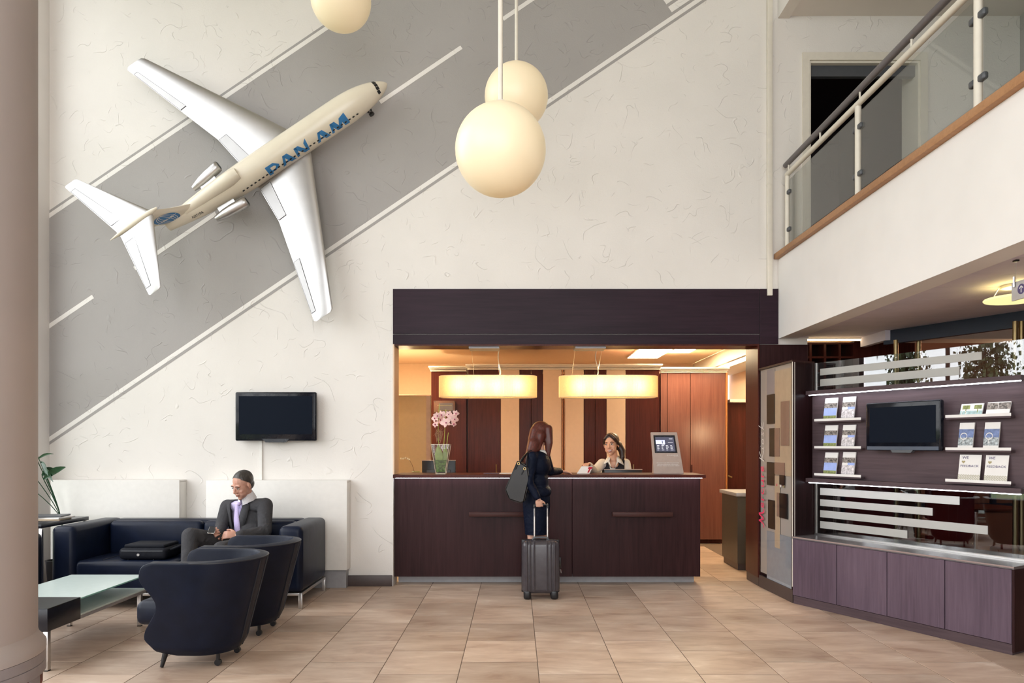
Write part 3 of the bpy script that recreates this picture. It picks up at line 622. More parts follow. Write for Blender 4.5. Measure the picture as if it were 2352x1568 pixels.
# ------------------------------------------------------------------ globe pendants
def globe(pxc, pyc, Yd, top, lab):
    c = P(pxc, pyc, Yd); r = .25; t = thing('globe_pendant', lab, 'pendant lamp', (c.x, c.y, c.z - r), 'opal globe pendants over the lobby')
    G().ell(c, r, seg=48, rings=32).build('globe', M['globe'], t, smooth=180)
    G().tube([(c.x, c.y, c.z + r - .004), (c.x, c.y, 7.12)], .013, 12).build('rod', M['trimw'], t)
    G().lathe([(.0, .035), (.03, .03), (.045, 0), (.0, -.004)], (c.x, c.y, c.z + r - .012), 24).build('globe_cap', M['trimw'], t)
    G().lathe([(.07, 0), (.07, .05), (.05, .08)], (c.x, c.y, 7.12), 24).build('ceiling_rose', M['trimw'], t)
globe(1149.5, 345, 3.90, 7.2, 'nearest, largest opal globe pendant lamp in the middle of the lobby')
globe(1186, 221, 5.58, 7.2, 'opal globe pendant lamp partly hidden behind the nearest globe')
globe(783, -1, 5.94, 7.2, 'opal globe pendant lamp at the top, above the nose of the model airliner')
# ------------------------------------------------------------------ balustrade on the gallery
bl = thing('balustrade', 'balcony balustrade of white posts, glass panes and a dark handrail', 'railing', (BX + .05, 5, 3.356))
RX = BX + .05; py = [7.03, 5.58, 4.13, 2.68, 1.23]
for y in py: G().tube([(RX, y, 3.356), (RX, y, 4.10)], .024, 16).build('post', M['trimw'], bl)
G().tube([(RX, 7.05, 4.12), (RX, .5, 4.12)], .024, 16).build('top_tube', M['trimw'], bl)
G().tube([(RX, 7.08, 4.225), (RX, .5, 4.225)], .027, 16).build('handrail', plain('dark_handrail', (.13, .115, .12), .35), bl)
for i in range(9): y = 7.0 - i * .725; G().tube([(RX, y, 4.12), (RX, y, 4.22)], .008, 8).build('rail_pin', M['trimw'], bl)
for i in range(4):
    y1, y0 = py[i] - .055, py[i + 1] + .055
    pn = G().rbox((RX, (y0 + y1) / 2, 3.735), (.010, y1 - y0, .62), .001, 1).build('pane', M['glassr'], bl)
    for yy, sg in ((y1, 1), (y0, -1)):
        for zz in (3.56, 3.93):
            G().rbox((RX, yy + sg * .015, zz), (.034, .062, .044), .012, 3).build('clamp', M['darkgrey'], bl)
# ------------------------------------------------------------------ reception portal (dark wood cladding around the opening)
po = thing('reception_portal', 'dark wood portal framing the reception opening', 'portal', (.7, WY, 0))
Yp = WY - .018; zt = Z(663, Yp); zm = Z(767, Yp); zb = Z(790, Yp)
G().rbox(((OX0 + 2.458) / 2, WY - .009, (zt + zm) / 2 + .001), (2.458 - OX0, .018, zt - zm - .003), .0015, 1).build('header_panel', M['woodh'], po)
G().rbox(((OX0 + 2.458) / 2, WY - .009, (zb + zm) / 2 - .001), (2.458 - OX0, .018, zm - zb - .003), .0015, 1).build('header_strip', M['woodh'], po)
G().rbox(((2.461 + 2.65) / 2, WY - .009, (zt + zb) / 2), (.186, .018, zt - zb), .0015, 1).build('header_end_panel', M['woodh'], po)
G().rbox(((2.461 + 2.95) / 2, WY - .007, zb / 2 - .002), (.488, .016, zb - .006), .0015, 1).build('side_panel', M['woodv'], po)
G().box(OX1 - .016, OX1, WY - .018, WY + .36, .09, zb).build('right_jamb', M['woodr'], po)
G().box(OX1 - .006, OX1, WY - .008, WY + .36, .001, .09).build('jamb_plinth', M['base'], po)
G().box(OX0, OX0 + .014, WY - .018, WY + .26, 1.13, zb).build('left_jamb', M['beige'], po)
G().box(OX0 + .014, OX1 - .016, WY - .018, WY + .26, zb - .016, zb).build('soffit', M['woodr'], po)
# ------------------------------------------------------------------ reception desk
M['rail'] = wood('bag_rail_walnut', (.034, .014, .013), (.075, .032, .028), False, .4)
dk = thing('reception_desk', 'long dark wood reception desk with lit counter edge', 'desk', (.33, 7.4, 0))
dx0, dx1 = OX0 + .002, 1.878; ds = X(1314, 7.2); zc = 1.126
G().rbox(((dx0 + ds) / 2, 7.21, (.085 + 1.085) / 2), (ds - dx0 - .002, .02, 1.0), .002, 1).build('front_panel', M['woodv'], dk)
G().rbox(((ds + dx1) / 2 + .002, 7.21, (.085 + 1.085) / 2), (dx1 - ds - .002, .02, 1.0), .002, 1).build('front_panel', M['woodv'], dk)
G().box(dx0 + .02, dx1 - .03, 7.34, 7.36, .001, .083).build('plinth', M['kick'], dk)
G().rbox((dx1 - .0105, 7.44, .585), (.02, .44, 1.0), .002, 1).build('end_panel', M['woodv'], dk)
G().box(dx0 + .01, dx1 - .03, 7.36, 7.38, .083, 1.085).build('inner_panel', M['woodv'], dk)
G().rbox(((dx0 + 1.915) / 2, 7.395, zc - .016), (1.915 - dx0, .55, .032), .002, 1).build('counter_top', M['woodr'], dk)
G().box(dx0 + .02, 1.885, 7.150, 7.162, 1.0885, 1.0935).build('led_strip', M['led'], dk)
G().box(dx0 + .01, dx1 - .03, 7.66, 8.0, .72, .75).build('work_surface', M['woodv'], dk)
for a, b in ((1077, 1216), (1407, 1545)):
    x0, x1 = X(a, 7.14), X(b, 7.14); G().rbox(((x0 + x1) / 2, 7.163, Z(1181, 7.14)), (x1 - x0, .075, .044), .003).build('bag_rail', M['rail'], dk)
# ------------------------------------------------------------------ back cabinets, seen across the desk
cb2 = thing('wall_cabinet', 'tall reddish wood cupboard wall with beige stripes behind reception', 'cupboard', (.9, 10.1, 0))
Yc = 9.95
def col(p0, p1, mat, nm, Yf=Yc, zt=None, zb=.06, dep=.03):
    x0, x1 = X(p0, Yf), X(p1, Yf); zt = zt or Z(849, Yf); return G().rbox(((x0 + x1) / 2, Yf + dep / 2, (zt + zb) / 2), (x1 - x0 - .006, dep, zt - zb), .002, 1).build(nm, mat, cb2)
for p0, p1, m in ((1075, 1150, 'woodr'), (1150, 1193, 'beige'), (1193, 1220, 'woodr'), (1220, 1247, 'woodr'), (1247, 1290, 'beige'), (1297, 1341, 'beige'), (1341, 1367, 'woodr'), (1367, 1393, 'woodr'), (1393, 1437, 'beige'), (1437, 1515, 'woodr')):
    col(p0, p1, M[m], 'cupboard_door' if m == 'woodr' else 'beige_panel')
for p in (1290, 1294): col(p, p + 3.2, M['amber'], 'door_edge', Yc - .01)
Yd_ = 10.18
for p0, p1 in ((990, 1072),): col(p0, p1, M['woodr'], 'cupboard_door', Yd_, Z(853, Yd_))
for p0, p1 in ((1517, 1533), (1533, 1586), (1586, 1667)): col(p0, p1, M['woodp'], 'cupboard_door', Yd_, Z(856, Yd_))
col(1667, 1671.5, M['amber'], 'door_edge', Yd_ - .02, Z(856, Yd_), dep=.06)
G().box(X(990, Yd_), X(1671, Yd_), Yd_ + .05, Yd_ + .45, .001, Z(858, Yd_)).build('carcass', M['woodr'], cb2)
def crown(p0, p1, y, Yf, dep):
    x0, x1 = X(p0, Yf), X(p1, Yf); z = Z(y, Yf); g = G()
    for k, (h, o) in enumerate(((.0, .02), (.028, .045), (.05, .075))): g.rbox(((x0 + x1) / 2, Yf + dep / 2 - o / 2, z + h + .012), (x1 - x0 + o * .8, dep + o, .024), .004)
    g.build('cornice', M['trimw'], cb2)
crown(1075, 1515, 849, Yc, .3); crown(990, 1070, 853, Yd_, .4); crown(1518, 1668, 856, Yd_, .4)
for px, Yf in ((1140, Yc), (1455, Yc)): G().tube([P(px, 1066, Yf - .03), P(px, 1120, Yf - .03)], .008, 8).build('door_handle', M['brass'], cb2)
G().tube([P(1589, 1067, Yd_ - .03), P(1589, 1130, Yd_ - .03)], .011, 8).build('door_handle', M['woodr'], cb2)
lw = thing('low_partition', 'plain tan partition wall at the left behind the desk', 'partition', (-1.7, 9.6, 0))
G().box(-2.6, X(989, 9.6), 9.6, 9.7, .001, Z(909, 9.6)).build('panel', M['tan'], lw)
G().rbox(((-2.6 + X(989, 9.6)) / 2, 9.65, Z(908, 9.6)), (X(989, 9.6) + 2.6, .16, .02), .004).build('ledge', M['beige'], lw)
G().box(X(979, 9.55), X(989, 9.55), 9.55, 9.598, .001, Z(909, 9.55)).build('edge_post', M['taupe'], lw)
rw = thing('office_door', 'dark wood door panel under a pale ledge at the right of the cupboards', 'door', (3.3, 10.3, 0))
G().box(X(1672, 10.3), 3.64, 10.3, 10.36, .04, Z(925, 10.3)).build('door_panel', M['woodr'], rw)
G().rbox(((X(1672, 10.3) + 3.64) / 2, 10.3, Z(921, 10.3)), (3.64 - X(1672, 10.3), .2, .045), .005).build('ledge', M['trimw'], rw)
G().tube([P(1672, 1092, 10.22), P(1681, 1096, 10.22)], .012, 8).build('lever', M['brass'], rw)
rc = thing('return_counter', 'dark side counter inside the right end of the reception opening', 'counter', (2.42, 8.1, 0))
G().box(X(1694, 8.0), 3.64, 8.0, 8.6, .08, Z(1140, 8.0)).build('cabinet', plain('dark_olive_counter', (.06, .05, .04), .4), rc); G().box(X(1698, 8.0), 3.64, 8.05, 8.6, .001, .08).build('plinth', M['base'], rc)
G().rbox(((X(1688, 8.0) + 3.64) / 2, 8.28, Z(1135, 8.0)), (3.64 - X(1688, 8.0), .66, .04), .003).build('top', M['kick'], rc)
def lightpanel(x0, x1, y0, y1, z, lab, s):
    t = thing('ceiling_light', lab, 'ceiling light', ((x0 + x1) / 2, (y0 + y1) / 2, z), 'square light panels in the reception ceiling')
    G().box(x0, x1, y0, y1, z - .012, z - .001).build('diffuser', glow('office_light', (1, .80, .50, 1), s), t)
    g = G()
    for a in ((x0 - .02, x0, y0 - .02, y1 + .02), (x1, x1 + .02, y0 - .02, y1 + .02), (x0, x1, y0 - .02, y0), (x0, x1, y1, y1 + .02)): g.box(*a, z - .02, z - .001)
    g.build('frame', M['trimw'], t)
lightpanel(1.75, 2.22, 9.95, 11.1, 2.8, 'large bright ceiling light panel seen over the right pendant lamp', 55)
lightpanel(2.26, 2.56, 9.3, 10.42, 2.8, 'narrow bright ceiling light panel right of the large one', 55)
lightpanel(-2.45, -1.5, 9.45, 9.88, 2.8, 'unseen light panel added over the tan partition to brighten the wall behind', 75)  # added out of view to brighten the upper left of the back room
cv = thing('cove_light', 'slanting bright cove light at the right of the reception ceiling', 'cove light', (3.2, 9.6, 2.6))
G().box(3.06, 3.22, 7.9, 11.9, 2.62, 2.64).build('light_strip', glow('cove_glow', (1, .86, .62, 1), 9), cv); G().box(3.0, 3.06, 7.6, 11.98, 2.60, 2.79).build('cove_edge', M['trimw'], cv); G().box(3.22, 3.655, 7.6, 11.98, 2.60, 2.9).build('cove_back', M['trimw'], cv)
lamp('partition_wall_fill', 'POINT', (-1.65, 10.4, 1.95), 45, (1, .76, .42), .12)  # unseen fill light added to brighten the wall above the partition
lamp('office_wall_light', 'POINT', (3.28, 7.75, 1.62), 30, (1, .72, .40), .14)
# framed certificate
pl = thing('glass_plaque', 'small framed glass plaque on the cupboard behind the orchid', 'plaque', tuple(P(1021, 948, Yd_)))
Yq = Yd_ - .02; G().rbox(P(1021, 934, Yq), (X(1046, Yq) - X(997, Yq), .012, .175), .002).build('plate', plain('plaque_plate', (.13, .07, .055), .25), pl)
G().rbox(P(1024, 934, Yq - .008), (.20, .004, .11), .001, 1).build('insert', plain('plaque_insert', (.10, .085, .085), .3), pl)
for y in (931, 942): G().rbox(P(1021, y, Yq - .012), (.21, .003, .004), .0005, 1).build('gold_line', M['gold'], pl)
for sx in (-1, 1):
    for sz in (-1, 1): q = P(1021, 934, Yq - .008); G().ell((q.x + sx * .14, q.y, q.z + sz * .075), .006, seg=8, rings=6).build('screw', M['black'], pl)
# ------------------------------------------------------------------ pleated pendants over the desk
def drum(p0, p1, lab, cab):
    Yl = 7.85; x0, x1 = X(p0, Yl), X(p1, Yl); c = (x0 + x1) / 2; hw = (x1 - x0) / 2; zb_, zt_ = Z(911, Yl - .1), Z(862.5, Yl - .1); dp = .17
    t = thing('pleated_pendant', lab, 'pendant lamp', (c, Yl, zb_), 'pleated oval pendants over the desk')
    ring = []; nn = 220
    for i in range(nn):
        a = 2 * PI * i / nn; k = 1 + (.012 if i % 2 else -.012); e = .55
        ring.append((c + hw * k * math.copysign(abs(math.cos(a)) ** e, math.cos(a)), Yl + dp * k * math.copysign(abs(math.sin(a)) ** e, math.sin(a))))
    G().sheet([[(x, y, z) for x, y in ring] for z in (zb_, (zb_ + zt_) / 2, zt_)], closed=True).build('shade', M['shade'], t, smooth=0)
    for z, nm in ((zb_, 'lower_rim'), (zt_, 'upper_rim')):
        G().tube([(x, y, z) for x, y in ring[::4]] + [(ring[0][0], ring[0][1], z)], .004, 6).build(nm, M['trimw'], t)
    G().sheet([[(c + (x - c) * q, Yl + (y - Yl) * q, zb_ + .012) for x, y in ring[::4]] for q in (.97, .5, .02)], closed=True).build('diffuser', M['shade'], t, smooth=0)
    for k in range(4):
        bx_ = c + hw * (-.60 + .40 * k); G().ell((bx_, Yl, (zb_ + zt_) / 2), .028, seg=16, rings=10).build('bulb', glow('bulb_glow', (1, .74, .38, 1), 4), t, smooth=180)
        l = lamp('bulb_light', 'POINT', (bx_, Yl - .055, (zb_ + zt_) / 2), 3.3, (1, .70, .36), .03); l.parent = t; l.location = Vector((bx_, Yl - .06, (zb_ + zt_) / 2)) - wloc(t)
    pc = X(cab - 28, Yl); G().box(pc - .155, pc + .155, 7.18, 7.40, zb - .036, zb - .0165).build('canopy', M['kick'], t)
    for sx in (-.14, .14): G().tube([(pc + sx, 7.385, zb - .03), (pc + sx, Yl, zt_)], .0018, 5).build('wire', M['steel'], t)
    G().tube(smooth_pts([(X(cab, 7.39), 7.39, zb - .03), (X(cab - 2, 7.5), 7.5, zb - .10), (X(cab + 4, 7.7), 7.7, zb - .22), (X(cab, Yl), Yl, zt_)]), .005, 6).build('cable', M['trimw'], t)
drum(1010, 1232, 'pleated oval pendant lamp over the left of the desk, above the orchid', 1146)
drum(1285, 1508, 'pleated oval pendant lamp over the right of the desk, above the receptionist', 1370)
# ------------------------------------------------------------------ things on the counter
def monitor(c, w, h, lab, face=1):
    x, y, z = c; t = thing('monitor', lab, 'monitor', (x, y, .7505))
    G().rbox((x, y, z + h / 2), (w, .03, h), .006).build('bezel', M['black'], t); G().rbox((x, y - .024, z + h / 2 - .02), (w * .72, .03, h * .6), .01).build('back_housing', M['darkgrey'], t)
    G().box(x - w * .44, x + w * .44, y + .015, y + .018, z + .03, z + h - .02).build('screen', glow('monitor_screen', (.6, .7, 1, 1), .5, (.05, .05, .06, 1)), t)
    G().rbox((x, y + .005, (z + .76) / 2 + .02), (.06, .03, z - .75 + .06), .004).build('stand', M['darkgrey'], t); G().rbox((x, y + .01, .76), (.24, .18, .018), .006).build('foot', M['darkgrey'], t)
    G().rbox((x, y - .001, z + h), (w + .004, .034, .008), .002).build('top_edge', M['taupe'], t)
monitor((X(1008, 7.78), 7.78, .86), X(1047, 7.78) - X(970, 7.78), Z(1057, 7.78) - .86, 'black computer monitor behind the glass vase, seen from its back')
monitor((X(1431, 7.76), 7.76, .86), X(1475, 7.76) - X(1388, 7.76), Z(1078, 7.76) - .86, 'computer monitor behind the counter in front of the receptionist')
def sheetthing(name, lab, cat, c, w, d, rot, mat, h=.004):
    g = G().rbox((0, 0, h / 2), (w, d, h), .0008, 1); o = g.build(name, mat, label=lab, cat=cat); o.location = c; o.rotation_euler = (0, 0, rot); return o
sheetthing('paper_sheet', 'white sheet of paper lying on the counter left of the woman', 'paper', (X(1168, 7.45), 7.45, zc), .21, .15, .1, M['paper'])
sheetthing('document_folder', 'thin dark folder lying on the counter behind the shoulder bag', 'folder', (X(1130, 7.42), 7.42, zc), .16, .2, -.05, M['woodg'], .006)
# terminal
kt = thing('tablet_stand', 'taupe information stand with a tablet screen at the right end of the counter', 'tablet stand', (X(1534, 7.35), 7.35, zc))
KY = 7.32; kb = [P(1502, 1086, KY), P(1571, 1086, KY), P(1558, 992, KY), P(1497, 992, KY)]
kb = [Vector((kb[0].x, KY, zc + .001)), Vector((kb[1].x, KY, zc + .001)), Vector((kb[2].x, KY + .06, kb[2].z)), Vector((kb[3].x, KY + .06, kb[3].z))]
nrm = (kb[1] - kb[0]).cross(kb[3] - kb[0]).normalized(); nrm = nrm if nrm.y < 0 else -nrm
def K(u, v, d=0): return kb[0].lerp(kb[1], u).lerp(kb[3].lerp(kb[2], u), v) + nrm * d
g = G(); g.add([K(0, 0), K(1, 0), K(1, 1), K(0, 1), K(0, 0, -.02), K(1, 0, -.02), K(1, 1, -.02), K(0, 1, -.02)], [(0, 1, 2, 3), (4, 7, 6, 5), (0, 4, 5, 1), (1, 5, 6, 2), (2, 6, 7, 3), (3, 7, 4, 0)])
bmesh.ops.bevel(g.b, geom=g.b.edges[:], offset=.004, segments=2, affect='EDGES'); g.build('front_plate', M['taupe'], kt)
G().add([K(.05, 0, -.021), K(.95, 0, -.021), K(.9, .9, -.021), K(.1, .9, -.021), K(.05, 0, -.021) + Vector((0, .16, 0)), K(.95, 0, -.021) + Vector((0, .16, 0))], [(0, 1, 2, 3), (0, 4, 5, 1), (1, 5, 2), (4, 0, 3), (4, 3, 2, 5)]).build('support', M['taupe'], kt)
def kq(name, u0, v0, u1, v1, d, mat, par=kt): return G().quad(K(u0, v0, d), K(u1, v0, d), K(u1, v1, d), K(u0, v1, d)).build(name, mat, par, smooth=0, fix=False)
tab = kq('tablet', .09, .50, .89, .925, .003, M['blackg'])
scr = kq('display', .15, .535, .83, .88, .004, glow('tablet_ui', (.10, .10, .17, 1), .55, (.02, .02, .03, 1)), tab)
kq('display_picture', .155, .715, .49, .81, .005, glow('tablet_sky', (.26, .34, .90, 1), .75), tab); kq('display_picture_base', .155, .72, .49, .735, .006, glow('tablet_sand', (.6, .65, .9, 1), .7), tab)
kq('display_figure', .385, .725, .405, .79, .007, M['black'], tab)
gw = glow('tablet_text', (.85, .85, .95, 1), .8); rr = random.Random(3)
for (u0, v0, u1, v1) in [(.65, .83, .78, .842), (.60, .745, .78, .752), (.36, .69, .47, .70)] + [(.19 + .16 * i, .565 + .035 * j, .19 + .16 * i + rr.uniform(.05, .10), .575 + .035 * j) for i in range(4) for j in range(4)]:
    kq('display_line', u0, v0, u1, v1, .006, gw, tab)
ru = (K(1, .3) - K(0, .3)).normalized(); uu = (K(.5, 1) - K(.5, 0)).normalized()
g = G(); text_on(g, 'LE CLUB ACCOR', .0095, K(.90, .435, .0045), ru, uu, .115, 'r', 0, .01); text_on(g, 'hotels', .006, K(.90, .415, .0045), ru, uu, .045, 'r')
g.build('lettering', M['paper'], kt, smooth=0, fix=False)
g = G()
for i, s_ in enumerate(('yôkoso bem-vindo välkommen bienvenido', 'bienvenue benvenuto willkommen', 'welcome witamy tervetuloa welkom')): text_on(g, s_, .0085, K(.5, .255 - .036 * i, .0045), ru, uu, .235 - .02 * (i == 1), 'c', 0, .006)
g.build('greeting_lettering', M['paper'], kt, smooth=0, fix=False)
# orchid in a glass vase
ov = thing('orchid_vase', 'tapered glass vase of pink orchids on the counter', 'orchid', (X(1013, 7.3), 7.3, zc)); ox = X(1013, 7.3); oy = 7.3
def sq(r, z, rot=0): return [(ox + r * math.cos(PI / 4 + i * PI / 2 + rot) * 1.18, oy + r * math.sin(PI / 4 + i * PI / 2 + rot) * 1.18, z) for i in range(4)]
zv = Z(1020, 7.3); g = G(); g.sheet([sq(.058, zc + .001), sq(.113, zv), sq(.107, zv), sq(.052, zc + .02)], closed=True); g.add(sq(.058, zc + .001), [(0, 1, 2, 3)]); g.add(sq(.052, zc + .02), [(0, 1, 2, 3)]); bmesh.ops.remove_doubles(g.b, verts=g.b.verts[:], dist=1e-5); g.build('vase', glass('vase_glass', (.97, .98, .97, 1), 1.5, .02, 1.3), ov, smooth=0)
g = G()
for i in range(4): g.tube([sq(.058, zc + .001)[i], sq(.112, zv)[i]], .003, 6)
for z, r in ((zv, .112), (zc + .004, .058)): q = sq(r, z); g.tube(q + [q[0]], .003, 6)
g.build('vase_edge', plain('vase_edge', (.62, .52, .38), .15, .3), ov)
G().loft([sq(.05, zc + .022), sq(.055, zc + .06), sq(.064, zc + .11), sq(.071, zc + .145)]).build('moss', plain('green_moss', (.075, .14, .025), .9, var=.8, scale=40, bump=.9, bscale=70), ov)
ml = plain('orchid_leaf', (.20, .26, .05), .4, var=.3); ms_ = plain('orchid_stem', (.30, .36, .05), .5)
for i, (dx, lean, h, w) in enumerate(((-.015, -.01, .20, .040), (.03, .02, .17, .035), (.0, .05, .15, .034), (.045, .0, .16, .025))):
    rows = []
    for j in range(7):
        t = j / 6; z = zc + .10 + h * t; ww = w * math.sin(PI * (.12 + .86 * t)) ; xx = ox + dx + lean * t; rows.append([(xx - ww, oy - .03 + .02 * i, z), (xx, oy - .038 + .02 * i, z), (xx + ww, oy - .03 + .02 * i, z)])
    G().sheet(rows).build('leaf', ml, ov, mods=[('SOLIDIFY', dict(thickness=.003))])
for p in ([(1010, 1040), (1006, 1000), (1007, 960), (1009, 927)], [(1018, 1040), (1021, 1000), (1023, 965), (1024, 940)], [(1025, 1030), (1028, 1005), (1030, 993)]):
    G().tube([P(a, b, oy) for a, b in p], .0035, 6).build('stem', ms_, ov)
g = G(); rr = random.Random(5)
for i in range(26):
    a = P(1009 + rr.uniform(-6, 4), 1018 - rr.uniform(0, 8), oy); g.tube([a, a + Vector((rr.uniform(-.03, .03), rr.uniform(-.02, .02), rr.uniform(.05, .11))), a + Vector((rr.uniform(-.05, .04), rr.uniform(-.03, .03), rr.uniform(.06, .14)))], .0014, 4)
g.build('roots', plain('pale_roots', (.33, .20, .12), .8), ov)['kind'] = 'stuff'
mp = plain('orchid_petal', (.84, .56, .52), .5, var=.15, scale=30); mc = plain('orchid_lip', (.35, .02, .12), .5)
for (a, b, s, ry) in ((999, 960, .040, -.4), (1004, 954, .034, .3), (1014, 952, .040, 0), (1012, 964, .042, -.2), (1024, 970, .050, .1), (1030, 951, .034, .2), (1037, 957, .040, .3), (1044, 962, .042, .5), (1047, 949, .032, .3), (1000, 974, .034, -.5), (1042, 973, .030, .6)):
    s *= 1.12; c = P(a, b, oy - .03 + rr.uniform(-.03, .03)); fl = bpy.data.objects.new('blossom', None); COL.objects.link(fl); fl.parent = ov; fl.location = c - wloc(ov); R = Euler((rr.uniform(-.3, .3), rr.uniform(-.6, .6), ry)).to_matrix()
    for k, (ang, ln, wd) in enumerate(((90, 1, .62), (20, 1.1, .95), (160, 1.1, .95), (-50, .95, .6), (-130, .95, .6))):
        t = math.radians(ang); d = Vector((math.cos(t), 0, math.sin(t))); e = Vector((-math.sin(t), 0, math.cos(t))); rows = []
        for j in range(5):
            q = j / 4; w = wd * s * math.sin(PI * (.1 + .85 * q)); yy = .15 * s * q * q; rows.append([c + R @ (d * s * ln * q + e * w * f + Vector((0, yy + .01 * s * abs(f) * 10 * .3, 0))) for f in (-.5, 0, .5)])
        G().sheet(rows).build('petal', mp, fl, smooth=180)
    G().ell(c + R @ Vector((0, -.008, -.004)), (.007, .010, .008), seg=8, rings=6).build('lip', mc, fl)
# small white orchid at the far left
so = thing('small_orchid', 'small white orchid sprig at the far left of the counter', 'orchid', (X(958, 7.5), 7.5, zc)); Ys = 7.5
G().tube([P(952, 1084, Ys), P(947, 1068, Ys), P(941, 1057, Ys), P(930, 1051, Ys), P(920, 1052, Ys)], .0022, 6).build('stem', plain('brown_stem', (.10, .05, .02), .6), so)
for a, b in ((921, 1053), (926, 1053), (931, 1051), (936, 1053), (940, 1055)): G().ell(P(a, b, Ys), (.011, .007, .010), seg=8, rings=6).build('blossom', plain('white_blossom', (.80, .72, .48), .6), so)
for s_ in (-1, 1): G().ell(P(955 + s_ * 4, 1084, Ys) + Vector((0, 0, .004)), (.03, .014, .005), seg=10, rings=6).build('leaf', ml, so)
# ------------------------------------------------------------------ kiosk cabinet, low cabinet and glass screen at the right
K1 = Vector((2.494, 6.374, 0)); U = Vector((.4872, -.8733, 0)); NN = Vector((.8733, .4872, 0)); UP = Vector((0, 0, 1))
def D(s, d, z): return K1 + U * s + NN * d + UP * z
def SD(px, d):                                      # station along the screen for a picture column at depth d
    r = (px - CX) / F; q = K1 + NN * d; return (r * q.y - q.x) / (U.x - r * U.y)
def ZD(py, s, d): return Z(py, D(s, d, 0).y)
def dbox(g, s0, s1, d0, d1, z0, z1): return g.add([D(s, d, z) for z in (z0, z1) for d in (d0, d1) for s in (s0, s1)], [(0, 2, 3, 1), (4, 5, 7, 6), (0, 1, 5, 4), (1, 3, 7, 5), (3, 2, 6, 7), (2, 0, 4, 6)])
def dbev(g, r=.002):
    bmesh.ops.remove_doubles(g.b, verts=g.b.verts[:], dist=1e-6); bmesh.ops.bevel(g.b, geom=g.b.edges[:], offset=r, segments=1, affect='EDGES'); return g
KX = 2.494; KY0, KY1 = 6.374, 7.125; KT = 2.178; KF = 2.494 - (7.125 - 6.374) * .063
ki = thing('kiosk_cabinet', 'tall kiosk vitrine with glass front beside the reception opening', 'vitrine', (2.7, 6.7, 0))
g = G().obox([(KX + .03, KY0 + .02), tuple(D(0, .03, 0)[:2]), tuple(D(0, .299, 0)[:2]), (2.80, KY1), (KF + .03, KY1)], (.15, KT)); g.build('end_body', M['woodv'], ki)
G().obox([(KX - .001, KY0), tuple(D(0, .30, 0)[:2]), (2.90, KY1), (KF - .001, KY1)], (KT, KT + .018)).build('top', M['woodv'], ki)
g = G().obox([(KX, KY0), tuple(D(0, .299, 0)[:2]), tuple(D(-.02, .299, 0)[:2]), (KX, KY0 + .022)], (.12, KT)); g.build('end_panel', M['woodv'], ki)
G().obox([(KX + .004, KY0 + .005), (KX + .03, KY0 + .02), (KF + .03, KY1), (KF + .004, KY1)], (.001, .118)).build('plinth', M['base'], ki)
for z0, z1 in ((.15, KT - .002),): G().obox([(KX + .022, KY0 + .01), (KX + .029, KY0 + .01), (KF + .029, KY1), (KF + .022, KY1)], (z0, z1)).build('back_panel', M['kiosk'], ki)
KS = .063
def kx(y): return KX - (y - KY0) * KS
def ky(px): return (KX + KY0 * KS) / ((px - CX) / F + KS)               # depth along the vitrine for a picture column
def kpan(p0, p1, q0, q1, x, name, mat):             # panel by columns p0..p1 (far..near) and mean rows q0..q1 at the near side
    y0, y1 = ky(p1), ky(p0); ym = (y0 + y1) / 2; return G().obox([(kx(y0) + x - .002, y0), (kx(y0) + x + .002, y0), (kx(y1) + x + .002, y1), (kx(y1) + x - .002, y1)], (Z(q1, ym), Z(q0, ym))).build(name, mat, ki)
kpan(1776, 1815, 848, 1092, .016, 'sand_panel', M['kiosk3']); kpan(1758, 1776, 848, 905, .016, 'grey_panel', M['kiosk4']); kpan(1758, 1815, 1226, 1352, .016, 'blue_grey_panel', plain('kiosk_blue_grey', (.30, .33, .37), .3))
kpan(1777, 1788, 1092, 1258, .012, 'sand_strip', M['kiosk3'])
for p in ((1759, 1777, 906, 973), (1765, 1777, 983, 1048), (1759, 1777, 1061, 1114), (1762, 1778, 1148, 1214), (1788, 1806, 1133, 1190)): kpan(*p, .010, 'dark_window', M['black'])
for p in ((1791, 1810, 921, 1023), (1777, 1788, 983, 1048), (1777, 1800, 1062, 1090), (1782, 1789, 1131, 1186)): kpan(*p, .010, 'brown_panel', M['kiosk2'])
kpan(1788, 1800, 1091, 1113, .009, 'dark_window', M['black'])
G().obox([(KX, KY0 + .004), (KX + .006, KY0 + .004), (KF + .006, KY1 - .002), (KF, KY1 - .002)], (.15, KT - .003)).build('glass_front', glass('kiosk_glass', (.95, .95, .95, 1), 1.5, .0, .25), ki)
G().box(KX - .002, KX + .004, KY0 - .001, KY0 + .004, .15, KT).build('glass_edge', M['trimw'], ki)
for i, (p, q, m) in enumerate(((1774, 1113, 'paper'), (1781, 1113, 'pink'), (1790, 1116, 'paper'), (1795, 1112, 'red'), (1797, 1117, 'gold'))):
    c = Vector((kx(ky(p)) + .012, ky(p), Z(q, ky(p)))); o = G().rbox(c, (.004, .035, .022), .001, 1).build('snack_packet', M[m], ki)
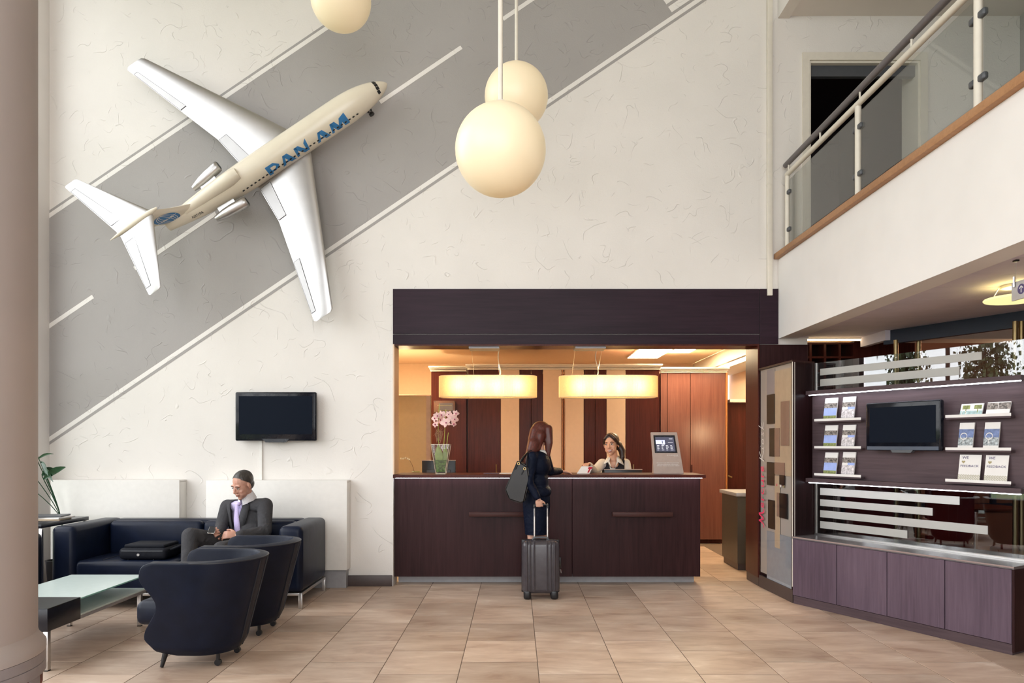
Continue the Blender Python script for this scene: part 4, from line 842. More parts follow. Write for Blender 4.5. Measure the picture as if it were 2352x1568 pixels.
# handwriting on the vitrine glass
def kmap(p0, z0, sc): return lambda p: Vector((kx(p0 + p.y * sc) - .0015, p0 + p.y * sc, z0 + p.x * sc))     # text runs upward; letter tops towards the far side
KI = [([(.05, 0), (.32, .95)], .06), ([(.85, .95), (.2, .42), (.55, .25), (.95, 0)], .06), ([(1.15, .45), (1.05, .1), (1.25, 0)], .05), ([(1.28, .68), (1.30, .72)], .07),
      ([(1.75, .42), (1.55, .35), (1.48, .12), (1.65, .0), (1.85, .15), (1.85, .35), (1.72, .44)], .05), ([(2.5, .5), (2.3, .48), (2.25, .34), (2.42, .2), (2.35, .02), (2.12, .05)], .05),
      ([(2.7, 0), (3.0, 1.0), (3.05, 1.05)], .05), ([(3.3, .5), (2.85, .28), (3.3, 0)], .05)]
yb = ky(1755); g = G()
for pts, w in KI: ribbon(g, smooth_pts(pts, 5), w, kmap(yb + .0, Z(1060, yb), .118))
g.build('kiosk_lettering', M['paper'], ki, smooth=0, fix=False)
ME = [([(-.25, .12), (-.05, .0), (.15, .5), (.22, .95)], .10), ([(.22, .95), (.35, .3), (.45, .1), (.62, .6), (.75, .95)], .12), ([(.75, .95), (.85, .3), (.98, 0), (1.15, .15)], .13),
      ([(1.3, .26), (1.55, .32), (1.55, .5), (1.4, .52), (1.28, .25), (1.4, .02), (1.65, .1)], .09), ([(1.85, .5), (1.85, .0)], .11), ([(1.85, .3), (2.0, .5), (2.15, .48)], .09),
      ([(2.65, .45), (2.45, .52), (2.3, .25), (2.45, .02), (2.7, .1)], .10), ([(2.9, .5), (2.88, .12), (3.05, .0), (3.25, .2), (3.3, .5)], .10), ([(3.3, .5), (3.32, .05), (3.42, .0)], .09),
      ([(3.6, .5), (3.6, 0)], .11), ([(3.6, .3), (3.75, .5), (3.9, .48)], .09), ([(4.05, .26), (4.3, .32), (4.3, .5), (4.15, .52), (4.02, .25), (4.15, .02), (4.42, .1)], .09)]
g = G()
for pts, w in ME: ribbon(g, smooth_pts(pts, 5), w, kmap(yb + .0, Z(1204, yb), .131))
g.build('mercure_lettering', M['pink'], ki, smooth=0, fix=False)
# low cabinet
CL = 1.80; lc = thing('low_cabinet', 'low dark wood cabinet with four doors under the glass screen', 'cabinet', tuple(D(.9, .3, 0)))
dbox(G(), .004, CL, .03, .62, .07, .585).build('carcass', M['woodv'], lc)
dbox(G(), .002, CL + .016, -.006, .64, .585, .605).build('worktop', plain('grey_worktop', (.13, .115, .12), .18), lc)
dbox(G(), .006, CL, .006, .62, .001, .072).build('plinth', M['woodgh'], lc)
for i in range(4): dbev(dbox(G(), .45 * i + .003, .45 * i + .447, 0, .022, .076, .582)).build('door', M['woodg'], lc)
dbox(G(), .002, CL + .016, -.008, -.0055, .594, .604).build('worktop_edge', M['edge'], lc)
dbev(dbox(G(), CL, CL + .016, 0, .62, .02, .585)).build('end_panel', M['woodv'], lc)
# glass screen
gs = thing('glass_screen', 'tall glass screen with frosted stripes standing on the low cabinet', 'glass screen', tuple(D(1.2, .3, .605)))
dbox(G(), .012, 2.9, .298, .306, .606, 2.18).build('pane', M['glasss'], gs)
dbox(G(), .006, .020, .292, .312, .606, 2.182).build('edge_profile', M['steel'], gs)
dbox(G(), .012, 2.9, .28, .324, .6055, .618).build('floor_channel', M['steel'], gs)
def stripe(p0, p1, y0, y1): s0, s1 = SD(p0, .296), SD(p1, .296); z0, z1 = ZD(y1, s0, .296), ZD(y0, s0, .296); dbox(G(), s0, s1, .294, .2975, z0, z1).build('frosted_stripe', M['stripe'], gs)
stripe(1884, 2204, 1120, 1136); stripe(1884, 2142, 1146, 1161); stripe(1884, 2269, 1171, 1187); stripe(1884, 2084, 1196, 1212)
stripe(1884, 2255, 847, 862); stripe(1884, 2204, 871, 887)
# display wall with ledges
dw = thing('display_panel', 'dark wood display panel with brochure ledges and lit shelf boards', 'display panel', tuple(D(.9, .25, 1.09)))
BE = 1.775
dbox(G(), .006, BE - .01, .262, .290, 1.10, 1.90).build('back_board', M['woodgh'], dw)
for z0, z1, nm in ((1.882, 1.918, 'upper_board'), (1.089, 1.127, 'lower_board')):
    dbev(dbox(G(), .004, BE, .17, .290, z0, z1)).build(nm, M['woodgh'], dw)
    dbox(G(), .03, BE - .01, .180, .196, z0 - .007, z0).build('led_strip', M['led'], dw)
LEDG = {}
for key, p0, p1, yl in (('l1', 1870, 1977, 962), ('l2', 1870, 1977, 1024), ('l3', 1870, 1977, 1086), ('r1', 2171, 2322, 953), ('r2', 2171, 2322, 1027), ('r3', 2171, 2322, 1099)):
    df = .195; s0, s1 = SD(p0, df), SD(p1, df); z = ZD(yl, s0, df); LEDG[key] = (s0, s1, z)
    e = bpy.data.objects.new('ledge', None); COL.objects.link(e); e.parent = dw; e.location = D(s0, df, z) - wloc(dw)
    dbox(G(), s0, s1, df, df + .005, z - .021, z).build('ledge_lip', M['paper'], e); dbox(G(), s0, s1 - .004, df + .005, .262, z - .034, z - .018).build('ledge_shelf', M['woodgh'], e)
# brochures
bs = plain('brochure_sky', (.36, .46, .86), .6, var=.2, scale=12); bf = plain('brochure_field', (.24, .27, .09), .6, var=.5, scale=60); bt = plain('brochure_grey_photo', (.22, .19, .17), .6, var=.9, scale=70); bh = plain('brochure_house', (.62, .58, .60), .6, var=.45, scale=70)
bsea = plain('brochure_sea', (.40, .55, .55), .6, var=.3, scale=50); bdusk = plain('brochure_dusk', (.16, .22, .42), .6, var=.3, scale=50); blit = plain('brochure_lit_square', (.36, .40, .42), .6, var=.7, scale=90)
def brochure(key, pa, pb, ytop, kind, lab, n=1):
    s0, s1, z = LEDG[key]; d0 = .214; a = SD(pa, d0); b = SD(pb, d0); h = ZD(ytop, a, .24) - z + .015; lean = .035; zb_ = z - .0175
    t = thing('brochure', lab, 'brochure', tuple(D((a + b) / 2, d0, zb_)), 'brochures leaning on the display ledges')
    def Q(u, v, o=0): return D(a + (b - a) * u, d0 + lean * v, zb_ + h * v) - NN * o
    th = .010 if kind != 'card' else .005
    g = G(); g.add([Q(u, v, o) for o in (0, -th) for u, v in ((0, 0), (1, 0), (1, 1), (0, 1))], [(0, 1, 2, 3), (7, 6, 5, 4), (0, 4, 5, 1), (1, 5, 6, 2), (2, 6, 7, 3), (3, 7, 4, 0)]); g.build('page_stack', M['paper'], t, smooth=0)
    def pq(nm, u0, v0, u1, v1, m, o=.0008): G().quad(Q(u0, v0, o), Q(u1, v0, o), Q(u1, v1, o), Q(u0, v1, o)).build(nm, m, t, smooth=0, fix=False)
    R = U.copy(); V = (Q(0, 1) - Q(0, 0)).normalized()
    if kind == 'field': pq('photo_strip', 0, .56, 1, .77, bt); pq('sky_photo', 0, .22, 1, .56, bs); pq('field_photo', 0, .02, 1, .22, bf)
    elif kind == 'house': pq('photo_strip', 0, .56, 1, .77, bt); pq('sky_photo', .45, .38, 1, .56, bs); pq('house_photo', 0, .02, 1, .46, bh, .0012)
    elif kind == 'palm':
        pq('sky_photo', 0, .45, 1, .95, M['paper']); pq('sea_photo', 0, .03, 1, .45, bsea)
        for cx_ in (.25, .78): pq('palm_trunk', cx_ - .02, .3, cx_ + .02, .62, bf, .0014); pq('palm_crown', cx_ - .17, .58, cx_ + .17, .88, bf, .0014)
        g = G(); ribbon(g, [(.18 + .1 * math.cos(k * PI / 8), .28 + .2 * math.sin(k * PI / 8)) for k in range(17)], .025, lambda p: Q(p.x, p.y, .0018)); g.build('ring_mark', M['paper'], t, smooth=0, fix=False)
    elif kind == 'photos': pq('photo', .0, .48, .48, .95, bt); pq('photo', .5, .48, 1, .95, bt)
    elif kind == 'city':
        pq('dusk_photo', 0, .45, 1, .76, bdusk); pq('city_photo', 0, .16, 1, .45, blit)
        g = G(); ribbon(g, [(.35 + .22 * math.cos(k * PI / 8), .50 + .115 * math.sin(k * PI / 8)) for k in range(17)], .035, lambda p: Q(p.x, p.y, .0016)); ribbon(g, [(.35, .38), (.34, .24)], .03, lambda p: Q(p.x, p.y, .0016)); g.build('ring_mark', M['paper'], t, smooth=0, fix=False)
        g = G(); text_on(g, 'city guide', .006, Q(.45, .9, .001), R, V, .05); g.build('small_print', M['ink'], t, smooth=0, fix=False) if False else g.b.free()
    elif kind == 'card':
        g = G(); text_on(g, 'WE', .020, Q(.13, .85, .001), R, V, .045, bold=.012); text_on(g, 'FEEDBACK', .0165, Q(.08, .55, .001), R, V, .130, bold=.010); g.build('lettering', M['ink'], t, smooth=0, fix=False)
        g = G(); hp = [(.20 + .085 * (16 * math.sin(k * PI / 14) ** 3) / 16, .735 + .062 * (13 * math.cos(k * PI / 14) - 5 * math.cos(2 * k * PI / 14) - 2 * math.cos(3 * k * PI / 14) - math.cos(4 * k * PI / 14)) / 16) for k in range(28)]
        g.add([Q(x, y, .001) for x, y in hp], [tuple(range(28))]); g.build('heart', M['gold'], t, smooth=0, fix=False)
        pq('pattern_band', 0, .02, 1, .27, plain('pattern_band', (.50, .47, .38), .6, var=.1), .0008)
        g = G()
        for r in range(6):
            for c in range(9): x, y = .055 + .111 * c + (.055 if r % 2 else 0) * .8, .045 + .042 * r; g.add([Q(min(1, x - .04), y, .0014), Q(x, y + .02, .0014), Q(min(1, x + .04), y, .0014), Q(x, y - .008, .0014)], [(0, 1, 2, 3)])
        g.build('pattern_scales', M['paper'], t, smooth=0, fix=False)
    return t
wd_ = {'l1': 'top', 'l2': 'middle', 'l3': 'bottom'}
for key, ya, yb_ in (('l1', 914, 911), ('l2', 976, 975), ('l3', 1038, 1037)):
    brochure(key, 1890, 1919, ya, 'field', f'tall leaflet with blue sky and green field on the left {wd_[key]} ledge'); brochure(key, 1931, 1960, yb_, 'house', f'tall leaflet with white house photo on the left {wd_[key]} ledge')
brochure('r1', 2203, 2254, 927, 'palm', 'wide leaflet with palm trees and pale sea, right top ledge'); brochure('r1', 2263, 2317, 923, 'photos', 'wide leaflet with two dark photos, right top ledge')
brochure('r2', 2199, 2233, 970, 'city', 'tall leaflet with dusk city photo and ring mark, left of the pair'); brochure('r2', 2257, 2292, 969, 'city', 'tall leaflet with dusk city photo and ring mark, right of the pair')
brochure('r3', 2199, 2249, 1043, 'card', 'white feedback card with gold heart, left of the pair'); brochure('r3', 2259, 2312, 1044, 'card', 'white feedback card with gold heart, right of the pair')
# television on the display panel
s0, s1 = SD(1988, .16), SD(2161, .16); sm = (s0 + s1) / 2; R3 = Matrix((U, NN, UP)).transposed()
ztv = ZD(1034, s0, .16); tv('television', tuple(D(sm, .185, ztv)), s1 - s0, ZD(926, s0, .16) - ztv, 'black television on the dark display panel between the brochures', R3, 'blue')
# ------------------------------------------------------------------ bar behind the screen
wr = thing('bottle_rack', 'dark wooden pigeonhole rack behind the vitrine, under the lit ceiling edge', 'rack', (3.2, 7.4, 0)); Yr = 7.42
xs = [X(p, Yr) for p in (1826, 1862, 1895, 1929, 1962)]; zr = [Z(y, Yr) for y in (786, 818, 850, 882)]
for x in xs: G().box(x - .012, x + .012, Yr, Yr + .3, .001, zr[0]).build('upright', M['woodr'], wr)
for z in zr: G().box(xs[0], xs[-1], Yr + .002, Yr + .298, z - .02, z).build('shelf', M['woodr'], wr)
G().box(xs[0], xs[-1], Yr + .3, Yr + .31, .001, zr[0]).build('back', M['black'], wr)
G().box(X(1962, Yr + .02), 4.2, Yr + .02, Yr + .3, .001, 2.52).build('cupboard_side', M['woodr'], wr)
cl = thing('cove_strip', 'thin warm light strip along the end of the low ceiling', 'light strip', (3.2, 7.17, 2.49))
G().box(X(1824, 7.17), X(1978, 7.17), 7.17, 7.19, 2.485, 2.50).build('light', M['ledw'], cl); G().box(X(1824, 7.17), X(1978, 7.17), 7.165, 7.2, 2.501, 2.513).build('channel', M['trimw'], cl)
for px, lab in ((2058, 'brass post behind the glass screen, leftmost'), (2110, 'brass post behind the glass screen, second from the left'), (2332, 'brass post at the right edge behind the glass screen, left of two'), (2346, 'brass post at the far right edge behind the glass screen')):
    a = X(px, 6.55 if px < 2200 else 5.55); yy = 6.55 if px < 2200 else 5.55
    G().tube([(a, yy, .001), (a, yy, 2.40)], .019, 14).build('brass_post', M['brass'], label=lab, cat='post', group='brass posts of the bar')
def red_chair(x, y, rz, lab):
    t = thing('bar_chair', lab, 'chair', (0, 0, 0), 'red chairs behind the glass screen')
    G().rbox((0, .2, .78), (.44, .06, .52), .02, 3).build('backrest', M['red'], t); G().rbox((0, 0, .47), (.45, .45, .08), .025, 3).build('seat', M['red'], t)
    for sx in (-1, 1):
        for sy in (-1, 1): G().rbox((sx * .19, sy * .19, .22), (.035, .035, .438), .004).build('leg', M['woodr'], t)
    t.location = (x, y, 0); t.rotation_euler = (0, 0, rz); return t
red_chair(4.02, 6.75, PI, 'red upholstered chair seen from the back through the lower glass')
red_chair(4.62, 6.35, PI + .4, 'red upholstered chair partly cut by the right edge, behind the glass')
red_chair(3.42, 6.95, PI - .2, 'red upholstered chair behind the striped left part of the lower glass')
bt_ = thing('bar_table', 'round dark bar table with chrome foot behind the red chairs', 'table', (5.0, 7.7, 0))
G().lathe([(.0, .73), (.40, .73), (.41, .745), (.40, .76), (.0, .76)], (5.0, 7.7, 0), 36).build('table_top', M['woodr'], bt_); G().tube([(5.0, 7.7, .02), (5.0, 7.7, .73)], .03, 14).build('column', M['chrome'], bt_); G().lathe([(.26, .001), (.25, .012), (.04, .03), (.0, .03)], (5.0, 7.7, 0), 30).build('foot', M['chrome'], bt_)
bwf = thing('blue_window_frame', 'dark blue window frame on the brown wall at the back of the bar', 'window frame', (6.6, 9.98, 0))
for z in (.55, 1.05, 1.9): G().box(4.9, 8.6, 9.95, 9.998, z - .05, z + .05).build('rail', M['bluetrim'], bwf)
for x in (4.9, 5.8, 6.7, 7.6, 8.55): G().box(x, x + .06, 9.94, 9.999, .5, 1.95).build('stile', M['bluetrim'], bwf)
lamp('bar_fill', 'POINT', (5.6, 7.6, 2.5), 75, (1, .66, .42), .15)  # unseen fill light added to lift the red chairs behind the glass
# hanging sign and ring lamp
sg = thing('hanging_sign', 'white hanging sign with a purple arrow disc at the right edge', 'sign', (2.93, 4.0, 2.27)); sx, sy = 2.93, 4.17
zs0, zs1 = Z(692, sy), Z(650, sy)
G().rbox((sx, sy - .45, (zs0 + zs1) / 2), (.012, .9, zs1 - zs0), .002).build('sign_board', plain('sign_face', (.55, .53, .52), .4), sg)
for yy in (sy - .03, sy - .87):
    G().tube([(sx, yy, zs1 - .005), (sx, yy, 2.514)], .0015, 5).build('wire', M['steel'], sg); G().tube([(sx - .012, yy, zs1 - .03), (sx - .012, yy, zs1 + .03)], .006, 10).build('clip', M['chrome'], sg); G().rbox((sx, yy, 2.509), (.022, .03, .010), .002).build('ceiling_plate', M['black'], sg)
cc = Vector((sx - .0068, sy - .082, (zs0 + zs1) / 2 + .002)); r_ = .030
G().add([cc + Vector((0, -r_ * math.cos(2 * PI * k / 28), r_ * math.sin(2 * PI * k / 28))) for k in range(28)], [tuple(range(28))]).build('arrow_disc', M['ink'], sg, smooth=0, fix=False)
g = G(); mf = lambda p: cc + Vector((-.0006, -p.x, p.y)); ribbon(g, [(0, -.02), (0, .018)], .006, mf); ribbon(g, [(-.015, .004), (0, .019), (.015, .004)], .006, mf); g.build('arrow', M['paper'], sg, smooth=0, fix=False)
rl = thing('ring_lamp', 'glowing yellow glass disc lamp under the low ceiling', 'ceiling lamp', (3.39, 4.79, 2.42))
G().lathe([(.06, .012), (.185, .014), (.19, .007), (.185, 0), (.06, .002)], (3.39, 4.79, 2.412), 40).build('glass_disc', glow('yellow_glass', (1, .90, .42, 1), .9, (.8, .75, .4, 1)), rl)
G().lathe([(.085, 2.495), (.09, 2.505), (.085, 2.514)], (3.39, 4.79, 0), 30).build('ceiling_mount', M['trimw'], rl)
for k in range(3): a = 2 * PI * k / 3 + .4; G().tube([(3.39 + .1 * math.cos(a), 4.79 + .1 * math.sin(a), 2.50), (3.39 + .14 * math.cos(a), 4.79 + .14 * math.sin(a), 2.42)], .004, 6).build('arm', M['steel'], rl)
l = lamp('ring_lamp_light', 'POINT', (3.39, 4.79, 2.455), 1.6, (1, .82, .42), .05); l.parent = rl; l.location = (0, 0, .035)
# ------------------------------------------------------------------ column at the left
cl_ = thing('round_column', 'thick round pale column in the left foreground', 'column', (-2.517, 3.0, 0)); cx_, cy_ = -2.517, 3.0
colm = plain('column_paint', (.44, .385, .365), .6, var=.03, scale=3)
G().lathe([(.405, .55), (.405, 7.195)], (cx_, cy_, 0), 64).build('shaft', colm, cl_, smooth=40)
G().lathe([(.405, .60), (.41, .58), (.437, .545), (.437, .515), (.405, .515)], (cx_, cy_, 0), 64).build('collar', colm, cl_, smooth=40)
cg = plain('collar_grey', (.30, .27, .28), .5)
G().lathe([(.40, .42), (.436, .42), (.436, .466), (.432, .468), (.436, .47), (.436, .513), (.40, .513)], (cx_, cy_, 0), 64).build('collar_band', cg, cl_, smooth=40)
G().lathe([(.39, .001), (.39, .43)], (cx_, cy_, 0), 64).build('core', M['grout'], cl_)
bm_ = plain('red_brick', (.16, .045, .035), .8, var=.25, scale=30, bump=.4); b0_ = None
for r in range(6):
    for i in range(20):
        a = -2.3 + i * .148 + (.074 if r % 2 else 0)
        if b0_ is None: b0_ = G().rbox((.405, 0, .031), (.035, .054, .056), .004).build('brick', bm_, None, origin=False); b0_.parent = cl_; o = b0_
        else: o = b0_.copy(); COL.objects.link(o)
        o.location = (0, 0, .005 + r * .07); o.rotation_euler = (0, 0, a)
for a in (-1.9, -1.2, -.5, .2): o = G().rbox((.418, 0, .21), (.022, .09, .417), .003).build('upright', cg, None, origin=False); o.parent = cl_; o.rotation_euler = (0, 0, a)
# ------------------------------------------------------------------ sofa
sf = thing('sofa', 'long navy leather sofa on steel legs against the wall', 'sofa', (-2.96, 6.55, 0)); sx0, sx1, sy0, sy1 = -4.05, -1.86, 6.14, 6.94
soft = [('SUBSURF', dict(levels=1, render_levels=1))]
def cush(c, size, r, nm, par, mat=None, seg=4): return G().rbox(c, size, r, seg).build(nm, mat or M['leather'], par, smooth=60)
cush(((sx0 + sx1) / 2, sy1 - .105, .43), (sx1 - sx0 - .36, .21, .575), .05, 'back_frame', sf)
for x, nm in ((sx0 + .105, 'arm'), (sx1 - .105, 'arm')): cush((x, (sy0 + sy1) / 2, .43), (.21, sy1 - sy0, .58), .05, nm, sf)
cush(((sx0 + sx1) / 2, sy0 + .33, .215), (sx1 - sx0 - .42, .62, .13), .02, 'seat_base', sf)
w = (sx1 - sx0 - .42) / 2
for i in range(2):
    c = cush((sx0 + .21 + w * (i + .5), sy0 + .29, .345), (w - .006, .59, .15), .045, 'seat_cushion', sf)
    cush((sx0 + .21 + w * (i + .5), sy1 - .235, .545), (w - .008, .11, .33), .045, 'back_cushion', sf)
    for q in (.25, .5, .75): G().tube([(sx0 + .21 + w * (i + q), sy0 + .05, .421), (sx0 + .21 + w * (i + q), sy0 + .56, .421)], .004, 6).build('seam', M['piping'], c)
for x in (sx0 + .02, sx1 - .02):
    for y in (sy0 + .03, sy1 - .02): G().rbox((x, y, .066), (.034, .034, .13), .003).build('leg', M['steel'], sf)
    G().rbox((x, (sy0 + sy1) / 2, .126), (.03, sy1 - sy0 - .04, .026), .003).build('side_rail', M['steel'], sf)
for y in (sy0 + .03, sy1 - .02): G().rbox(((sx0 + sx1) / 2, y, .126), (sx1 - sx0 - .06, .03, .026), .003).build('long_rail', M['steel'], sf)
# black armchair end beyond the side table, and side table
a2 = thing('cube_armchair', 'edge of a black leather armchair between column and side table', 'armchair', (-4.33, 5.4, 0))
for y in (5.0, 5.84): cush((-4.31, y, .38), (.70, .19, .64), .05, 'arm', a2, M['leather2'])
cush((-4.6, 5.42, .38), (.16, .66, .64), .04, 'backrest', a2, M['leather2']); cush((-4.24, 5.42, .28), (.56, .64, .24), .05, 'seat', a2, M['leather2'])
for x in (-4.6, -4.02):
    for y in (4.97, 5.86): G().rbox((x, y, .031), (.03, .03, .06), .003).build('leg', M['steel'], a2)
st_ = thing('side_table', 'dark square side table between sofa arm and column', 'side table', (-4.38, 6.42, 0))
G().rbox((-4.385, 6.42, .727), (.60, .68, .035), .003).build('table_top', M['blacktable'], st_)
for x in (-4.66, -4.105):
    for y in (6.11, 6.73): G().rbox((x, y, .355), (.026, .026, .709), .002).build('leg', M['steel'], st_)
for i, (m, dx, dy, rz, lab) in enumerate((('kiosk3', 0, 0, .1, 'sand coloured magazine at the bottom of the side table stack'), ('paper', .02, .02, -.1, 'white magazine in the middle of the side table stack'), ('darkgrey', -.01, .01, .2, 'dark magazine on top of the side table stack'))):
    o = G().rbox((0, 0, .007), (.29, .21, .0135), .002, 1).build('magazine', M[m], label=lab, cat='magazine', group='magazines on the side table'); o.location = (-4.27 + dx, 6.46 + dy, .7445 + .0142 * i); o.rotation_euler = (0, 0, rz)
pt = thing('potted_plant', 'green leafy plant peeking out beside the column', 'plant', (-4.46, 6.875, 0))
G().lathe([(.075, .001), (.1, .30), (.105, .31), (.09, .31), (.085, .28), (.0, .28)], (-4.46, 6.875, 0), 28).build('pot', M['black'], pt)
lm = plain('dark_green_leaf', (.018, .06, .028), .35, var=.3)
for (a, b, Yq, a2_, b2_, w) in ((100, 1100, 6.7, 150, 1072, .030), (96, 1092, 6.8, 125, 1076, .03), (98, 1075, 6.75, 121, 1105, .028), (94, 1060, 6.7, 110, 1092, .025), (85, 1055, 6.75, 122, 1042, .012), (80, 1030, 6.8, 60, 1000, .03), (70, 1080, 6.7, 40, 1060, .03), (60, 1110, 6.8, 30, 1120, .03)):
    p = P(a, b, Yq); q = P(a2_, b2_, Yq - .1); rows = []
    sd = (q - p).cross(Vector((0, 1, .3))).normalized()
    for j in range(7):
        t = j / 6; c = p.lerp(q, t) + Vector((0, 0, .02 * math.sin(PI * t))); ww = w * math.sin(PI * min(.97, .06 + .92 * t)) ** .8; rows.append([c - sd * ww, c + Vector((0, .01, -.004)), c + sd * ww])
    G().sheet(rows).build('leaf', lm, pt, smooth=180); G().tube(smooth_pts([(-4.46, 6.875, .28), (-4.44, 6.9, .7), tuple(p)]), .004, 6).build('stem', lm, pt)
# ------------------------------------------------------------------ coffee table
ct = thing('coffee_table', 'low coffee table of frosted glass with a black block end', 'coffee table', (-3.25, 5.04, 0)); tx0, tx1 = -3.545, -2.95
G().rbox(((tx0 + tx1) / 2, 4.62, .325), (tx1 - tx0, .34, .145), .003).build('black_end', M['blacktable'], ct)
G().rbox(((tx0 + tx1) / 2, 4.62, .3985), (tx1 - tx0, .34, .003), .001, 1).build('black_end_top', M['black'], ct)
G().rbox(((tx0 + tx1) / 2, 5.215, .390), (tx1 - tx0, .845, .010), .001, 1).build('glass_top', M['frost'], ct); G().box(tx1 - .001, tx1 + .002, 4.795, 5.637, .3855, .3945).build('glass_edge', M['glassedge'], ct)
G().rbox(((tx0 + tx1) / 2, 5.215, .282), (tx1 - tx0, .845, .012), .001, 1).build('lower_shelf', M['frost'], ct)
G().rbox(((tx0 + tx1) / 2, 5.215, .264), (tx1 - tx0 - .004, .845, .024), .002).build('shelf_frame', M['kick'], ct)
for x, sg in ((tx0 + .02, 1), (tx1 - .02, -1)):
    for y, h in ((4.475, .252), (5.58, .25)): x_ = x; G().rbox((x_, y, h / 2 + .004), (.03, .03, h - .006), .002).build('leg', M['steel'], ct); G().rbox((x_, y, .003), (.03, .03, .005), .001, 1).build('foot_pad', M['black'], ct)
# ------------------------------------------------------------------ tub armchairs
def lerp_tab(z, tab, ease=True):
    for (z0, v0), (z1, v1) in zip(tab, tab[1:]):
        if z0 <= z <= z1: t = (z - z0) / (z1 - z0); t = t * t * (3 - 2 * t) if ease else t; return v0 + (v1 - v0) * t
    return tab[-1][1] if z > tab[-1][0] else tab[0][1]
FX = [(.075, -.15), (.088, -.225), (.115, -.29), (.20, -.345), (.42, -.245), (.60, -.345), (.645, -.338), (.675, -.315), (.69, -.275)]; BK = [(.075, .15), (.13, .19), (.69, .335)]; HY = [(.075, .20), (.13, .25), (.45, .31), (.69, .33)]
def tub(lab):
    t = thing('tub_armchair', lab, 'armchair', (0, 0, 0), 'pair of dark leather tub armchairs')
    rows = []
    for i in range(37):
        z = .075 + .615 * i / 36; fx, bk, hy = lerp_tab(z, FX), lerp_tab(z, BK, False), lerp_tab(z, HY, False); xc = bk - hy; ring = []
        for j in range(6): ring.append((fx + (xc - fx) * j / 6, -hy, z))
        for j in range(17): a = -PI / 2 + PI * j / 16; ring.append((xc + hy * math.cos(a), hy * math.sin(a), z))
        for j in range(5, -1, -1): ring.append((fx + (xc - fx) * j / 6, hy, z))
        rows.append(ring)
    g = G().sheet(rows); g.build('shell', M['leather2'], t, smooth=180, mods=[('SOLIDIFY', dict(thickness=.062, offset=-1, use_even_offset=True)), ('BEVEL', dict(width=.022, segments=3, limit_method='ANGLE', angle_limit=.9))])
    cush((-.18, 0, .35), (.50, .46, .16), .05, 'seat_cushion', t, M['leather2']); cush((-.09, 0, .20), (.30, .34, .16), .03, 'seat_base', t, M['leather2'])
    for sg in (-1, 1):
        pts = []
        for i in range(9):
            z = .09 + .585 * i / 8; bk, hy = lerp_tab(z, BK, False), lerp_tab(z, HY, False); xc = bk - hy; a = sg * math.radians(10); pts.append((xc + (hy + .001) * math.cos(a), (hy + .001) * math.sin(a), z))
        G().tube(pts, .0045, 6).build('piping', M['piping'], t)
    rim = []; z = .688; fx, bk, hy = lerp_tab(z, FX), lerp_tab(z, BK, False), lerp_tab(z, HY, False); xc = bk - hy
    for j in range(5): rim.append((fx + .02 + (xc - fx - .02) * j / 5, -hy + .008, z - .004))
    for j in range(17): a = -PI / 2 + PI * j / 16; rim.append((xc + (hy - .004) * math.cos(a), (hy - .004) * math.sin(a), z))
    for j in range(4, -1, -1): rim.append((fx + .02 + (xc - fx - .02) * j / 5, hy - .004, z))
    G().tube(rim, .005, 6).build('rim_piping', M['piping'], t)
    for sy in (-.18, .18): G().tube([(-.24, sy, .115), (-.262, sy * 1.12, .003)], [.021, .011], 12).build('front_leg', M['black'], t)
    for sy in (-.14, .14): c = G().tube([(.08, sy, .03), (.08, sy, .10)], .012, 10).build('caster_stem', M['black'], t); G().tube([(.08, sy - .012, .022), (.08, sy + .012, .022)], .021, 16).build('caster', M['black'], t)
    return t
t1 = tub('dark leather tub armchair nearest the camera, beside the coffee table'); t2 = copy_tree(t1); t2['label'] = 'dark leather tub armchair between the front armchair and the sofa'
t1.location = (-2.005, 4.73, 0); t1.rotation_euler = (0, 0, math.radians(-3)); t2.location = (-2.0, 5.44, 0); t2.rotation_euler = (0, 0, math.radians(-2))
# ------------------------------------------------------------------ bag on the sofa
lb = thing('laptop_bag', 'black fabric laptop bag lying on the sofa seat', 'bag', (-3.26, 6.33, .42)); bc = cloth('black_nylon', (.010, .011, .016), .6)
G().rbox((-3.27, 6.34, .475), (.42, .33, .10), .035, 4).build('main_compartment', bc, lb, smooth=60); G().rbox((-3.27, 6.35, .535), (.36, .27, .035), .015, 3).build('front_pocket', bc, lb, smooth=60)
G().tube([(-3.45, 6.178, .50), (-3.27, 6.172, .50), (-3.09, 6.178, .50)], .004, 6).build('zip', M['darkgrey'], lb); G().tube(smooth_pts([(-3.06, 6.42, .50), (-2.99, 6.40, .53), (-2.96, 6.34, .54), (-2.99, 6.28, .53), (-3.06, 6.26, .50)]), .011, 8).build('handle', bc, lb)
G().lathe([(.0, -.003), (.012, -.003), (.012, .003), (.0, .003)], (-3.30, 6.173, .468), 14, Euler((PI / 2, 0, 0)).to_matrix()).build('badge', M['steel'], lb)
